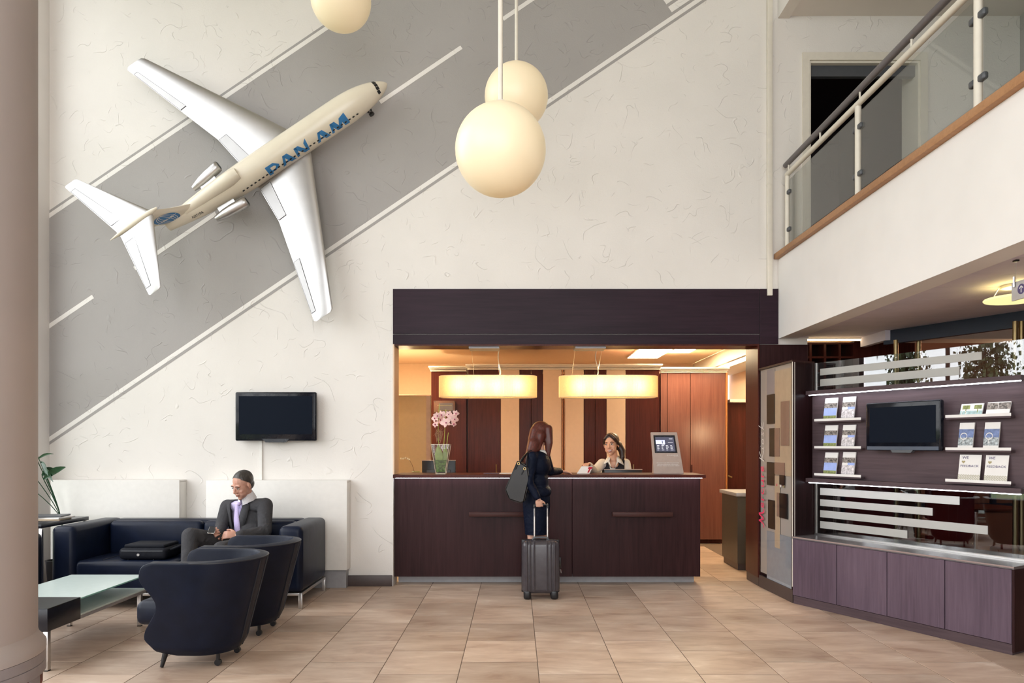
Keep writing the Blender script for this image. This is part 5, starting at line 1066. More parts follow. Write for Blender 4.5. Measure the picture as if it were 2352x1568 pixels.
# ------------------------------------------------------------------ suitcase
sc_ = thing('suitcase', 'dark grey ribbed hard-shell suitcase with raised trolley handle', 'suitcase', (X(1242, 6.6), 6.62, 0)); qx = X(1242.5, 6.5); shell = plain('grey_polycarbonate', (.055, .048, .055), .25, var=.1)
G().rbox((qx, 6.61, .297), (.35, .215, .49), .05, 5).build('shell', shell, sc_, smooth=60)
for dx, w in ((-.130, .020), (-.098, .016), (-.062, .018), (.058, .016), (.092, .016), (.124, .018)): G().tube([(qx + dx, 6.506, .085), (qx + dx, 6.501, .11), (qx + dx, 6.501, .48), (qx + dx, 6.507, .515), (qx + dx, 6.53, .532)], w * .55, 8).build('rib', shell, sc_)
G().rbox((qx, 6.62, .297), (.356, .022, .495), .05, 4).build('zip_seam', M['black'], sc_)
for sg in (-1, 1):
    G().rbox((qx + sg * .125, 6.535, .046), (.07, .06, .088), .020, 3).build('corner_guard', M['black'], sc_); G().rbox((qx + sg * .125, 6.68, .046), (.07, .06, .088), .020, 3).build('corner_guard', M['darkgrey'], sc_)
    for yy in (6.54, 6.68): G().tube([(qx + sg * .13 - .012, yy, .023), (qx + sg * .13 + .012, yy, .019)], .0185, 16).build('wheel', M['black'], sc_)
G().tube(smooth_pts([(qx - .075, 6.60, .541), (qx - .05, 6.60, .562), (qx + .05, 6.60, .562), (qx + .075, 6.60, .541)]), .009, 8, flat=.7).build('carry_handle', M['darkgrey'], sc_)
for px in (1227.5, 1257.5):
    xx = X(px, 6.64); G().tube([(xx, 6.64, .53), (xx, 6.64, .755)], .0095, 12).build('outer_tube', M['steel'], sc_); G().tube([(xx, 6.64, .755), (xx, 6.64, .835)], .0075, 12).build('inner_tube', M['steel'], sc_)
G().tube(smooth_pts([(X(1227.5, 6.64), 6.64, .832), (X(1227.5, 6.64), 6.64, .858), (X(1233, 6.64), 6.64, .868), (X(1252, 6.64), 6.64, .868), (X(1257.5, 6.64), 6.64, .858), (X(1257.5, 6.64), 6.64, .832)], 4), .0125, 10).build('grip', M['black'], sc_)
G().rbox((qx + .182, 6.60, .33), (.02, .03, .10), .006).build('side_handle', M['black'], sc_); G().tube([(qx + .184, 6.58, .27), (qx + .192, 6.575, .235)], .005, 8).build('zip_pull', M['steel'], sc_)
# ------------------------------------------------------------------ people
def blob(g, name, mat, parent, vox=.006, it=8, fac=.5, extra=()):
    bmesh.ops.recalc_face_normals(g.b, faces=g.b.faces[:])
    return g.build(name, mat, parent, smooth=180, fix=False, mods=[('REMESH', dict(mode='VOXEL', voxel_size=vox)), ('SMOOTH', dict(factor=fac, iterations=it))] + list(extra))
def limb(g, pts, rs):
    for (p, r), (q, s) in zip(zip(pts, rs), zip(pts[1:], rs[1:])): g.cap(p, r, q, s)
def skinmat(name, c): return plain(name, c, .5, var=.05, scale=25, Subsurface_Weight=.12)
def hand(g, w, d, n, size=1.0, curl=(20, 35, 25), thumb=1, spread=.0):
    w, d, n = Vector(w), Vector(d).normalized(), Vector(n); n = (n - d * n.dot(d)).normalized(); s = d.cross(n)
    k = w + d * .085 * size; Mx = Matrix((s, d, n)).transposed()
    g.ell(w + d * .048 * size, (.037 * size, .052 * size, .016 * size), Mx, 14, 10); g.ell(w + d * .075 * size, (.039 * size, .022 * size, .014 * size), Mx, 12, 8)
    for i, (o, ln) in enumerate(((-.030, .066), (-.010, .075), (.010, .071), (.029, .056))):
        p = k + s * o * size; a = 0; q = d.copy(); r = .0088 * size
        for j, f in enumerate((.45, .32, .23)):
            a += math.radians(curl[j] * (1 + .06 * i)); e = (d * math.cos(a) - n * math.sin(a) + s * (o * spread)).normalized(); p2 = p + e * ln * f * size; g.cap(p, r, p2, r * .93, 8); p = p2; r *= .93
    p = w + d * .030 * size - s * thumb * .030 * size; e = (d * .72 - s * thumb * .62 - n * .25).normalized(); p2 = p + e * .038 * size; g.cap(p, .0115 * size, p2, .0098 * size, 8); e = (d * .9 - s * thumb * .1 - n * .4).normalized(); g.cap(p2, .0098 * size, p2 + e * .030 * size, .0085 * size, 8)
def head_prims(g, c, R, k=1.0, fem=False):
    def e(p, r, M3=None): g.ell(Vector(c) + R @ (Vector(p) * k), tuple(x * k for x in r), R @ M3 if M3 is not None else R, 16, 12)
    def cp(p, r, q, s): g.cap(Vector(c) + R @ (Vector(p) * k), r * k, Vector(c) + R @ (Vector(q) * k), s * k, 10)
    e((0, .014, .035), (.073, .092, .083)); e((0, -.030, -.015), (.063 - .003 * fem, .060, .085)); e((0, -.040, -.068), (.046 - .006 * fem, .044, .036)); e((0, -.070, -.094), (.019, .018, .016))
    cp((0, -.086, .014), .008, (0, -.106, -.022), .0115 - .0015 * fem)
    for s in (-1, 1):
        e((s * .010, -.096, -.026), (.0085, .009, .007)); e((s * .036, -.062, -.026), (.022, .019, .020)); e((s * .034, -.050, -.050), (.024, .030, .030)); e((s * .029, -.072, .026), (.024, .013, .009)); e((s * .073, .006, -.006), (.010, .019, .031), Euler((.15, 0, s * .35)).to_matrix())
        e((s * .040, -.015, -.060), (.012, .03, .018))
    e((0, -.086, -.052), (.021, .010, .0055)); e((0, -.084, -.064), (.018, .010, .0065))
    if fem: cp((0, .015, -.06), .044, (0, .028, -.15), .046)
def face(c, R, k, par, iris, brow, lip, smile=False, lid=.0):
    w = lambda p: Vector(c) + R @ (Vector(p) * k)
    for s in (-1, 1):
        ey = G().ell(w((s * .031, -.0785, .007)), (.0125 * k, .009 * k, (.0075 - lid) * k), R, 12, 8).build('eye', M['eyewhite'], par, smooth=180)
        G().ell(w((s * .031 - .002, -.0862, .0065)), (.0056 * k, .0022 * k, (.0056 - lid * .5) * k), R, 12, 8).build('iris', iris, ey, smooth=180)
        G().tube([w((s * .014, -.0915, .0275)), w((s * .031, -.0915, .0320)), w((s * .050, -.0785, .0255))], [.0030 * k, .0040 * k, .0020 * k], 6).build('eyebrow', brow, par, smooth=180)
        G().tube([w((s * .0185, -.0862, .0118)), w((s * .031, -.0885, .0148)), w((s * .044, -.0795, .011))], [.0012 * k, .0020 * k, .0012 * k], 6).build('eyelid', brow, par, smooth=180)
    if smile:
        G().tube([w((-.028, -.079, -.045)), w((-.016, -.0935, -.0515)), w((0, -.098, -.053)), w((.016, -.0935, -.0515)), w((.028, -.079, -.045))], [.0018 * k, .0034 * k, .0036 * k, .0034 * k, .0018 * k], 8).build('upper_lip', lip, par, smooth=180)
        G().tube([w((-.026, -.079, -.047)), w((-.014, -.0935, -.066)), w((0, -.097, -.0695)), w((.014, -.0935, -.066)), w((.026, -.079, -.047))], [.0016 * k, .0040 * k, .0046 * k, .0040 * k, .0016 * k], 8).build('lower_lip', lip, par, smooth=180)
        rows = [[w((x, -.0975 + 24 * x * x, z0 + 10 * x * x * (1 if z0 > -.06 else .0) - (0 if z0 > -.06 else -14 * x * x))) for x in [(-.022 + .0044 * i) for i in range(11)]] for z0 in (-.0545, -.0645)]
        G().sheet(rows).build('teeth', M['eyewhite'], par, smooth=180, mods=[('SOLIDIFY', dict(thickness=.002))])
    else:
        G().tube([w((-.022, -.085, -.054)), w((0, -.0975, -.0535)), w((.022, -.085, -.054))], [.0012 * k, .0038 * k, .0012 * k], 8).build('upper_lip', lip, par, smooth=180); G().tube([w((-.019, -.085, -.0585)), w((0, -.0955, -.0630)), w((.019, -.085, -.0585))], [.0012 * k, .0042 * k, .0012 * k], 8).build('lower_lip', lip, par, smooth=180)
def cut(o, test):                                   # open a garment: drop the faces where test(world point) holds
    b = bmesh.new(); b.from_mesh(o.data); off = wloc(o); kill = [f for f in b.faces if test(f.calc_center_median() + off)]
    bmesh.ops.delete(b, geom=kill, context='FACES')
    for _ in range(14):                             # even out the cut edge
        nw = {}
        for v in b.verts:
            nb = [e.other_vert(v).co for e in v.link_edges if e.is_boundary]
            if len(nb) == 2: nw[v] = v.co * .4 + (nb[0] + nb[1]) * .3
        for v, c in nw.items(): v.co = c
    b.to_mesh(o.data); b.free()
M['eyewhite'] = plain('eye_white', (.72, .68, .64), .3, var=.02); hairb = lambda nm, c: (lambda k: (k.bsdf(k.ramp(k.noise(k.pos((90, 90, 6), obj=True), 1.5, 4), [(.3, tuple(x * .5 for x in c)), (.7, tuple(x * 1.6 for x in c))]), .38, 0, k.bump(k.noise(k.pos((120, 120, 5), obj=True), 1.5, 3), .22, .003)), k.m)[1])(N(nm))
iris_b = plain('iris_brown', (.03, .016, .01), .2); iris_g = plain('iris_grey', (.06, .07, .07), .2); shoe = plain('black_shoe', (.010, .010, .011), .25)
# ---- man on the sofa
mn = thing('person', 'man in a grey suit sitting on the sofa looking at a phone', 'person', tuple(P(572, 1290, 6.5)))
skm = skinmat('man_skin', (.60, .32, .235)); suit = cloth('grey_suit', (.062, .061, .066), .85, 300, .9); shirt = cloth('lilac_shirt', (.62, .56, .80), .8, 300, .2)
hc = P(558, 1113, 6.45); Rm = Euler((0, 0, math.radians(-30))).to_matrix() @ Euler((math.radians(25), 0, 0)).to_matrix() @ Euler((0, math.radians(4), 0)).to_matrix(); hk = 1.06
shR, shL = P(523, 1163, 6.62), P(609, 1160, 6.50); elR, elL = P(508, 1210, 6.47), P(608, 1221, 6.36); wrR, wrL = P(503, 1226, 6.20), P(546, 1229, 6.15)
chest, belly, pel = P(566, 1190, 6.60), P(570, 1226, 6.57), P(573, 1252, 6.54); neckb = P(567, 1151, 6.545)
hipR, hipL = P(550, 1253, 6.44), P(594, 1253, 6.38); knR, knL = P(437, 1230, 5.96), P(508, 1262, 5.90); anR, anL = P(431, 1332, 5.86), Vector((-2.50, 5.88, .10)); toR = anR + Vector((-.05, -.16, -.07)); toL = Vector((-2.53, 5.70, .035)); Rz = Euler((0, 0, math.radians(-22))).to_matrix()
g = G(); head_prims(g, hc, Rm, hk); g.cap(hc + Rm @ Vector((0, .012, -.055)), .052, neckb, .056); g.ell(chest, (.15, .09, .13), Rz); g.ell(belly, (.14, .10, .12), Rz); g.ell(pel, (.14, .12, .09), Rz); limb(g, [shR, elR, wrR], [.042, .036, .025]); limb(g, [shL, elL, wrL], [.042, .036, .025]); g.cap(shR, .05, shL, .05)
limb(g, [hipR, knR, anR], [.07, .05, .034]); limb(g, [hipL, knL, anL], [.07, .05, .034]); limb(g, [anR, toR], [.03, .022]); limb(g, [anL, toL], [.03, .022])
ph = P(487, 1217, 6.07); hand(g, wrR, P(489, 1226, 6.10) - wrR, Vector((-.75, -.35, -.35)), 1.0, (38, 48, 30), -1); hand(g, wrL, P(503, 1226, 6.09) - wrL, Vector((.25, -.75, .55)), 1.02, (30, 42, 28), -1)
blob(g, 'body', skm, mn, .0045, 4); face(hc, Rm, hk, mn, iris_g, plain('man_brow', (.07, .04, .025), .7), plain('man_lip', (.40, .15, .11), .5), False, .003)
def hb(p, r, gg, c=hc, R=Rm, k=hk): gg.ell(Vector(c) + R @ (Vector(p) * k), tuple(x * k for x in r), R, 18, 12)
g = G(); hb((0, .017, .040), (.0765, .096, .085), g); hb((0, .042, -.010), (.062, .062, .060), g)
ho = blob(g, 'hair', hairb('dark_grey_hair', (.040, .034, .030)), mn, .0032, 5)
def hair_cut(p):
    q = Rm.transposed() @ (p - hc) / hk; line = .066 - .012 * (abs(q.x) / .05) ** 2 if abs(q.x) < .055 else .03
    return (q.y < .015 and q.z < .045 - .95 * q.y - .010 * (abs(q.x) > .05)) or (q.y < .030 and q.z < -.016) or q.z < -.060
cut(ho, hair_cut)
g = G(); g.ell(chest, (.172, .108, .15), Rz); g.ell(belly, (.158, .118, .13), Rz); g.cap(shR, .055, shL, .055); g.cap(neckb + Vector((0, 0, -.02)), .074, neckb + Vector((-.006, -.008, .025)), .064); sh_ = blob(g, 'shirt', shirt, mn, .007, 6)
# collar
cn = (hc + Rm @ Vector((0, .012, -.055))).lerp(neckb, .55); Rc = Rz @ Euler((math.radians(22), 0, 0)).to_matrix()
G().sheet([[cn + Rc @ Vector(((r) * math.sin(a), -(r) * math.cos(a), z - .020 * (1 - min(1, abs(a) / .9)))) for a in [.10 + (2 * PI - .2) * i / 30 for i in range(31)]] for r, z in ((.084, -.036), (.076, .0), (.066, .034), (.061, .036), (.062, .0))]).build('collar', cloth('white_collar', (.74, .72, .74), .8), mn, smooth=180)
# tie
tp = [neckb + Rz @ Vector(p) for p in ((.0, -.092, -.006), (.0, -.104, -.030))]; G().tube(tp, [.020, .013], 10).build('tie_knot', cloth('lilac_tie', (.55, .45, .72), .6), mn, smooth=180)
def front(t, x, o=0): q = chest.lerp(belly + Vector((0, 0, -.045)), t); yy = .122 + .012 * math.sin(PI * t); return q + Rz @ Vector((x, -yy - o + abs(x) * .35, 0)) + Vector((0, 0, .105 * (1 - t)))
rows = [[front(-.12 + 1.0 * j / 10, f * (.013 + .020 * min(1, j / 6)), .004) for f in (-1, -.5, 0, .5, 1)] for j in range(11)]
G().sheet(rows).build('tie', cloth('lilac_tie_cloth', (.56, .47, .74), .6), mn, smooth=180, mods=[('SOLIDIFY', dict(thickness=.006))])
# jacket
g = G(); g.ell(chest + Vector((0, .01, 0)), (.196, .128, .17), Rz); g.ell(belly, (.185, .138, .15), Rz); g.ell(pel + Vector((0, .03, .0)), (.195, .13, .10), Rz); g.cap(shR, .066, shL, .068); g.cap(neckb + Vector((0, .03, -.03)), .080, neckb + Vector((0, .034, .022)), .072)
limb(g, [shR, elR, wrR.lerp(elR, .06)], [.068, .056, .040]); limb(g, [shL, elL, wrL.lerp(elL, .06)], [.070, .060, .041]); jk = blob(g, 'jacket', suit, mn, .005, 20)
def vcut(p):
    q = Rz.transposed() @ (p - chest); t = (.16 - q.z) / .34                     # 0 at the neck, 1 at the button
    if q.y < -.19: return False
    if q.y > -.035: return (q.y < .05 and q.z > .185 and abs(q.x) < .075)
    return 0 < t < 1.12 and abs(q.x + .008) < .080 * (1.12 - t) + .004 or (q.z >= .155 and abs(q.x) < .085)
cut(jk, vcut); so_ = jk.modifiers.new('thickness', 'SOLIDIFY'); so_.thickness = .006
for sg in (-1, 1):                                  # lapels
    rows = []
    for j in range(9):
        t = j / 8; zz = .145 - .30 * t; xi = -.008 + sg * (.080 * (1.12 - (t * .30 + .015) / .34) + .002); wd = .020 + .042 * math.sin(PI * min(1, .15 + t * .85)) ** .8 * (1 - .3 * t)
        xi -= sg * .014; dp_ = -.150 if sg < 0 else -.137
        rows.append([chest + Rz @ Vector((xi + sg * (wd + .014) * f, dp_ - .012 * math.sin(PI * t) + .30 * abs(xi + sg * (wd + .014) * f) + (.004 if f > .9 else 0), zz)) for f in (0, .5, 1)])
    G().sheet(rows).build('lapel', suit, mn, smooth=180, mods=[('SOLIDIFY', dict(thickness=.007, offset=1))])
g = G(); g.ell(pel, (.185, .155, .11), Rz); limb(g, [hipR, knR, anR.lerp(knR, .08)], [.095, .070, .056]); limb(g, [hipL, knL, anL.lerp(knL, .04)], [.095, .072, .058]); blob(g, 'trousers', suit, mn, .007, 6)
for a, t in ((anR, toR), (anL, toL)):
    g = G(); d = (t - a).normalized(); g.cap(a + Vector((0, .02, -.045)), .036, t, .032); g.cap(a, .038, a + Vector((0, .0, -.04)), .036); blob(g, 'shoe', shoe, mn, .007, 4)
for w_, e_ in ((wrR, elR), (wrL, elL)): G().tube([w_.lerp(e_, .02), w_.lerp(e_, .10)], [.033, .036], 16).build('shirt_cuff', shirt, mn, smooth=60)
ring = wrL + (P(503, 1226, 6.09) - wrL).normalized() * .10
pn = thing('phone', 'small dark phone with silver edge held in the seated man\'s hands', 'phone', tuple(ph)); Rp = Euler((math.radians(-66), math.radians(4), math.radians(14))).to_matrix()
G().rbox(ph, (.058, .011, .112), .006, 3, Rp).build('casing', M['chrome'], pn); G().rbox(ph + Rp @ Vector((0, -.0058, 0)), (.052, .002, .104), .0008, 1, Rp).build('back_cover', M['blackg'], pn); G().rbox(ph + Rp @ Vector((0, .0058, 0)), (.050, .002, .09), .0008, 1, Rp).build('screen', M['screen'], pn)
# ---- woman at the desk
wm = thing('person', 'woman with long red hair and dark suit at the desk, holding the suitcase', 'person', (X(1234, 6.82), 6.82, 0))
skw = skinmat('fair_skin', (.66, .38, .28)); navy = cloth('navy_suit', (.004, .007, .019), .55, 300, .8)
hc2 = P(1245, 998, 6.88); R2 = Euler((0, 0, math.radians(128))).to_matrix() @ Euler((math.radians(6), 0, 0)).to_matrix()
nk = P(1239, 1036, 6.83); ch2 = P(1236, 1066, 6.80); wa2 = P(1235, 1104, 6.80); hp2 = P(1232, 1142, 6.80); sL2, sR2 = P(1222, 1049, 6.68), P(1252, 1049, 6.94); eL2 = P(1214, 1106, 6.62); wL2 = Vector((X(1236, 6.60), 6.60, .925)); eR2 = Vector((X(1263, 7.02), 7.00, 1.165)); wR2 = Vector((X(1289, 7.22), 7.21, 1.160))
lgs = [(Vector((X(1224, 6.82), 6.80, .60)), Vector((X(1221, 6.84), 6.86, .09))), (Vector((X(1243, 6.86), 6.86, .60)), Vector((X(1241, 6.9), 6.92, .09)))]
g = G(); head_prims(g, hc2, R2, .97, True); g.cap(nk + Vector((0, 0, .05)), .045, nk, .05); g.ell(ch2, (.10, .13, .13)); g.ell(wa2, (.08, .09, .12)); g.ell(hp2 + Vector((0, .02, 0)), (.085, .09, .11)); g.cap(sL2, .045, sR2, .045); limb(g, [sL2, eL2, wL2], [.036, .032, .022]); limb(g, [sR2, eR2, wR2], [.036, .032, .022])
for k_, a in lgs:
    limb(g, [Vector((k_.x, k_.y, .80)), Vector((k_.x, k_.y + .01, .50)), Vector((k_.x - .003, k_.y + .03, .36)), a], [.075, .050, .050, .030]); limb(g, [a, a + Vector((.05, .10, -.055))], [.028, .022])
hand(g, wL2, Vector((.10, .22, -.52)), Vector((-.15, -.95, .1)), .92, (55, 70, 40), 1); hand(g, wR2, Vector((.75, .45, -.18)), Vector((0, 0, 1)), .92, (8, 12, 8), 1, 2.0)
blob(g, 'body', skw, wm, .0045, 4); face(hc2, R2, .97, wm, iris_b, plain('auburn_brow', (.06, .02, .012), .7), plain('woman_lip', (.45, .12, .12), .4))
hr = hairb('auburn_hair', (.075, .014, .009)); g = G()
def H2(p): return Vector(hc2) + R2 @ Vector(p)
g.ell(H2((0, .018, .040)), (.088, .104, .092), R2, 20, 14); g.ell(H2((0, .06, -.03)), (.082, .066, .095), R2)
g.cap(P(1233, 992, 6.84), .072, P(1224, 1028, 6.76), .062); g.cap(P(1226, 1020, 6.76), .060, P(1215, 1052, 6.70), .044); g.cap(P(1217, 1045, 6.70), .048, P(1208, 1070, 6.69), .022); g.cap(P(1240, 1000, 6.80), .055, P(1234, 1030, 6.76), .034)
for px, y0, y1, r in ((1262, 985, 1048, .026), (1258, 985, 1053, .024), (1254, 990, 1040, .022)): limb(g, [P(px - 3, y0, 6.84), P(px + 2, (y0 + y1) / 2, 6.82), P(px, y1, 6.82)], [.045, r, .007])
ho = blob(g, 'hair', hr, wm, .006, 14)
g = G(); g.ell(ch2, (.122, .150, .135)); g.ell(P(1249, 1076, 6.87), (.078, .085, .07)); g.ell(wa2, (.108, .125, .11)); g.ell(P(1236, 1128, 6.80), (.132, .142, .085)); g.cap(sL2, .056, sR2, .056); g.cap(nk + Vector((-.01, 0, -.05)), .070, nk + Vector((-.01, -.01, -.022)), .060)
limb(g, [sL2, eL2, wL2.lerp(eL2, .10)], [.056, .047, .036]); limb(g, [sR2, eR2, wR2.lerp(eR2, .12)], [.056, .047, .035]); jk2 = blob(g, 'jacket', navy, wm, .007, 30)
G().tube([wL2.lerp(eL2, .03), wL2.lerp(eL2, .12)], [.028, .031], 14).build('blouse_cuff', M['paper'], wm, smooth=60)
cn = nk + Vector((.0, -.004, -.008)); Rc = Euler((0, 0, math.radians(128))).to_matrix()
G().sheet([[cn + Rc @ Vector((r * math.sin(a), -r * math.cos(a), z - .035 * max(0, 1 - abs(a if a < PI else a - 2 * PI) / 1.2))) for a in [.2 + (2 * PI - .4) * i / 30 for i in range(31)]] for r, z in ((.078, -.022), (.070, .004), (.060, .022), (.056, .018))]).build('blouse_collar', M['paper'], wm, smooth=180)
rings = []
for z, rx, ry in ((1.10, .10, .115), (1.0, .122, .132), (.92, .130, .140), (.84, .132, .142), (.74, .124, .134), (.64, .114, .126), (.568, .108, .122), (.570, .103, .117), (.80, .12, .13)): rings.append([(X(1232.5, 6.80) + rx * math.cos(2 * PI * i / 36) - .006 * (1 - z), 6.82 + ry * math.sin(2 * PI * i / 36), z) for i in range(36)])
G().sheet(rings, closed=True).build('skirt', navy, wm, smooth=60)
for k_, a in lgs:
    g = G(); t = a + Vector((.055, .115, -.062)); g.cap(a + Vector((-.012, -.025, -.02)), .028, t, .024); g.cap(a + Vector((-.012, -.025, -.02)), .02, a + Vector((-.018, -.032, -.083)), .007); blob(g, 'shoe', shoe, wm, .005, 3)
# shoulder bag
hb_ = thing('shoulder_bag', 'black leather tote bag hanging from the woman\'s shoulder', 'bag', tuple(P(1188, 1157, 6.64))); poly = [(1188, 1055), (1213, 1070), (1217, 1100), (1204, 1155), (1194, 1157), (1168, 1148), (1158, 1124)]
yf, yb2 = 6.575, 6.70; g = G(); fr = [P(a, b, yf) for a, b in poly]; bk_ = [Vector((p.x + .012, yb2, p.z)) for p in fr]; ce = sum(fr, Vector()) / 7; fr = [ce + (p - ce) * .97 for p in fr]; n_ = 7
g.add(fr + bk_, [tuple(range(n_)), tuple(range(2 * n_ - 1, n_ - 1, -1))] + [(i, (i + 1) % n_, n_ + (i + 1) % n_, n_ + i) for i in range(n_)]); bmesh.ops.recalc_face_normals(g.b, faces=g.b.faces[:]); bmesh.ops.bevel(g.b, geom=g.b.edges[:], offset=.013, segments=3, affect='EDGES'); g.build('bag_body', plain('bag_leather', (.014, .012, .012), .30, var=.2, scale=8, Specular_IOR_Level=.35), hb_, smooth=60)
bl_ = leather('bag_strap_leather', (.012, .012, .015), .4); shp = sL2 + Vector((-.015, -.005, .058))
for a, b, yy in ((1194, 1062, yf), (1210, 1072, yf), (1196, 1064, yb2)):
    p = P(a, b, yy); G().tube(smooth_pts([p, p.lerp(shp, .5) + Vector((-.015, -.012, 0)), shp + Vector((-.02, 0, -.012)), shp + Vector((.012, .01, 0))]), .0065, 8, flat=1.6).build('strap', bl_, hb_, smooth=60)
for a, b in ((1191, 1064), (1205, 1076)):
    p = P(a, b, yf - .006); G().tube([p + Vector((.011 * math.cos(t), -.002, .011 * math.sin(t))) for t in [2 * PI * i / 16 for i in range(17)]], .0022, 6).build('ring', plain('gold_ring', (.55, .38, .15), .25, 1), hb_); G().tube([p, p + Vector((-.03, -.004, -.055))], .006, 6, flat=.5).build('strap_tab', bl_, hb_)
# ---- receptionist
rp = thing('person', 'smiling receptionist in a dark waistcoat behind the desk', 'person', (X(1408, 8.2), 8.2, 0))
skr = skinmat('warm_skin', (.62, .33, .21)); wsh = cloth('white_blouse', (.74, .68, .58), .8, 300, .5); vest = cloth('charcoal_waistcoat', (.022, .021, .024), .8, 300, .25)
hc3 = P(1404.5, 1021, 7.88); R3_ = Euler((0, 0, math.radians(-24))).to_matrix() @ Euler((math.radians(3), 0, 0)).to_matrix() @ Euler((0, math.radians(-5), 0)).to_matrix(); k3 = 1.06
n3 = P(1409, 1056, 7.93); c3 = P(1409, 1083, 8.0); w3 = P(1412, 1125, 8.10); h3 = Vector((X(1414, 8.2), 8.22, .82)); sR3, sL3 = P(1383, 1064, 7.96), P(1437, 1064, 8.02); eR3 = P(1365, 1083, 7.76); wR3 = P(1353, 1067, 7.56); eL3 = P(1446, 1112, 7.98); wL3 = P(1436, 1128, 7.80)
Rz3 = Euler((0, 0, math.radians(-10))).to_matrix()
g = G(); head_prims(g, hc3, R3_, k3, True); g.cap(hc3 + Vector((.01, .035, -.08)), .043, n3 + Vector((0, .0, -.01)), .050); g.ell(n3 + Vector((0, -.018, -.045)), (.055, .045, .05), Rz3); g.ell(c3, (.13, .085, .13), Rz3); g.ell(w3, (.11, .085, .13)); g.ell(h3, (.14, .11, .13)); g.cap(sR3, .043, sL3, .043); limb(g, [sR3, eR3, wR3], [.036, .032, .023]); limb(g, [sL3, eL3, wL3], [.036, .032, .023])
for sx in (-.075, .075): limb(g, [h3 + Vector((sx, 0, -.05)), Vector((h3.x + sx, 8.22, .45)), Vector((h3.x + sx, 8.24, .09)), Vector((h3.x + sx, 8.12, .035))], [.08, .055, .034, .028])
hand(g, wR3, P(1343, 1064, 7.44) - wR3, Vector((-.2, -.3, .9)), .95, (28, 40, 25), -1); hand(g, wL3, Vector((-.3, -.6, -.1)), Vector((0, 0, 1)), .92, (15, 20, 10), 1)
blob(g, 'body', skr, rp, .0045, 4); face(hc3, R3_, k3, rp, iris_b, plain('dark_brow', (.02, .010, .007), .7), plain('rose_lip', (.46, .11, .09), .4), True)
g = G()
def H3(p): return Vector(hc3) + R3_ @ (Vector(p) * k3)
g.ell(H3((0, .022, .045)), (.081 * k3, .094 * k3, .082 * k3), R3_, 20, 14); g.ell(H3((0, .06, -.005)), (.07 * k3, .056 * k3, .07 * k3), R3_)
limb(g, [H3((.02, -.055, .105)), H3((.058, -.058, .066)), H3((.078, -.03, .022)), H3((.083, .01, -.005))], [.017, .018, .016, .02]); limb(g, [H3((-.01, -.05, .108)), H3((-.05, -.05, .07)), H3((-.073, -.02, .02))], [.016, .015, .014])
limb(g, [H3((.045, .10, -.01)), H3((.078, .095, -.075)), H3((.085, .07, -.14)), H3((.075, .05, -.185))], [.042, .040, .030, .012])
ho = blob(g, 'hair', hairb('dark_brown_hair', (.028, .011, .007)), rp, .005, 3)
def hcut3(p):
    q = R3_.transposed() @ (p - hc3) / k3; return q.y < -.030 and q.z < .060 - max(0, q.x - .01) * .75 - max(0, -q.x - .02) * .35 and abs(q.x) < .068
cut(ho, hcut3)
g = G(); g.ell(c3, (.150, .105, .15), Rz3); g.ell(w3, (.13, .10, .15)); g.cap(sR3, .052, sL3, .052); limb(g, [sR3, eR3, wR3.lerp(eR3, .1)], [.056, .050, .036]); limb(g, [sL3, eL3, wL3.lerp(eL3, .1)], [.056, .050, .036]); bl3 = blob(g, 'blouse', wsh, rp, .007, 4)
cut(bl3, lambda p: (lambda q: q.y < -.0 and q.z > .055 and abs(q.x) < .045 * max(0, (q.z - .055) / .09))(Rz3.transposed() @ (p - c3)))
g = G(); g.ell(c3, (.160, .118, .152), Rz3); g.ell(w3, (.142, .112, .15)); g.ell(h3 + Vector((0, 0, .08)), (.155, .12, .12)); g.cap(sR3.lerp(sL3, .14), .056, sR3.lerp(sL3, .86), .056); vs_ = blob(g, 'waistcoat', vest, rp, .007, 4)
cut(vs_, lambda p: (lambda q: (q.y < .02 and q.z > -.03 and abs(q.x + .004) < .066 * max(0, (q.z + .03) / .16) + .002) or (abs(q.x) > .125 and q.z > -.02))(Rz3.transposed() @ (p - c3)))
sv = vs_.modifiers.new('thickness', 'SOLIDIFY'); sv.thickness = .006
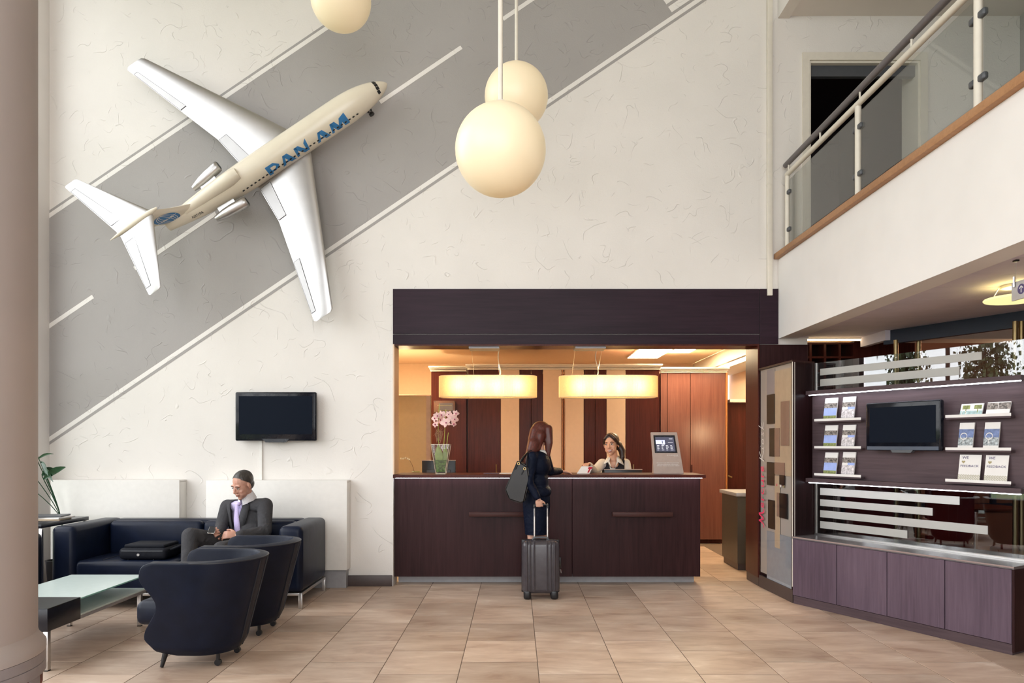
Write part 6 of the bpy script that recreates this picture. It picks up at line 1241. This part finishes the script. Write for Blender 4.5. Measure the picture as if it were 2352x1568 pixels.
for sg in (-1, 1):                                  # wide collar points
    a = n3 + Rz3 @ Vector((sg * .030, -.005, .058)); b = n3 + Rz3 @ Vector((sg * .062, .03, .038)); c = n3 + Rz3 @ Vector((sg * .118, -.075, -.058)); d = n3 + Rz3 @ Vector((sg * .040, -.088, -.012)); e = n3 + Rz3 @ Vector((sg * .022, -.100, -.085))
    G().sheet([[a, b], [a.lerp(d, .5) + Vector((0, -.012, .0)), b.lerp(c, .5) + Vector((0, -.012, .008))], [d, c]]).build('collar_point', wsh, rp, smooth=180, mods=[('SOLIDIFY', dict(thickness=.004))]); G().sheet([[a, d, e], [a + Rz3 @ Vector((sg * .016, 0, 0)), d + Rz3 @ Vector((sg * .02, .004, 0)), e + Rz3 @ Vector((-sg * .014, 0, -.01))]]).build('collar_band', wsh, rp, smooth=180)
G().rbox(c3 + Rz3 @ Vector((.075, -.115, -.055)), (.055, .004, .022), .001, 1, Rz3 @ Euler((0, -.12, 0)).to_matrix()).build('name_badge', M['paper'], rp)
g = G()
for sx in (-.075, .075): limb(g, [h3 + Vector((sx, 0, -.02)), Vector((h3.x + sx, 8.22, .45)), Vector((h3.x + sx, 8.24, .11))], [.09, .07, .06])
g.ell(h3, (.155, .12, .13)); blob(g, 'trousers', vest, rp, .009, 4)
for sx in (-.075, .075): blob(G().cap((h3.x + sx, 8.26, .045), .04, (h3.x + sx, 8.10, .035), .034), 'shoe', shoe, rp, .008, 3)
# notepad held out across the counter
npd = thing('notepad', 'white spiral notepad with a red letter held over the counter', 'notepad', tuple(P(1342, 1086, 7.42)))
q = [Vector((X(1325, 7.38), 7.38, zc + .002)), Vector((X(1354, 7.38), 7.38, zc + .002)), Vector((X(1362, 7.44), 7.44, zc + .074)), Vector((X(1336, 7.44), 7.44, zc + .076))]; nn_ = (q[1] - q[0]).cross(q[3] - q[0]).normalized(); nn_ = nn_ if nn_.y < 0 else -nn_
g = G(); g.add(q + [p - nn_ * .012 for p in q], [(0, 1, 2, 3), (4, 7, 6, 5), (0, 4, 5, 1), (1, 5, 6, 2), (2, 6, 7, 3), (3, 7, 4, 0)]); g.build('pages', M['paper'], npd, smooth=0)
def NQ(u, v, d=.001): return q[0].lerp(q[1], u).lerp(q[3].lerp(q[2], u), v) + nn_ * d
g = G(); g.add([NQ(*p) for p in ((.66, .62), (1.0, .62), (1.0, .92), (.66, .92), (.78, .12), (.92, .12), (.92, .62), (.78, .62))], [(0, 1, 2, 3), (4, 5, 6, 7)]); g.build('red_letter', plain('red_print', (.45, .012, .03), .6), npd, smooth=0, fix=False)
for i in range(10): c = NQ(.05 + .1 * i, 1.0, -.006); G().tube([c + Vector((0, .007 * math.cos(t), .007 * math.sin(t))) for t in [2 * PI * j / 10 for j in range(11)]], .0012, 5).build('spiral_ring', M['steel'], npd)
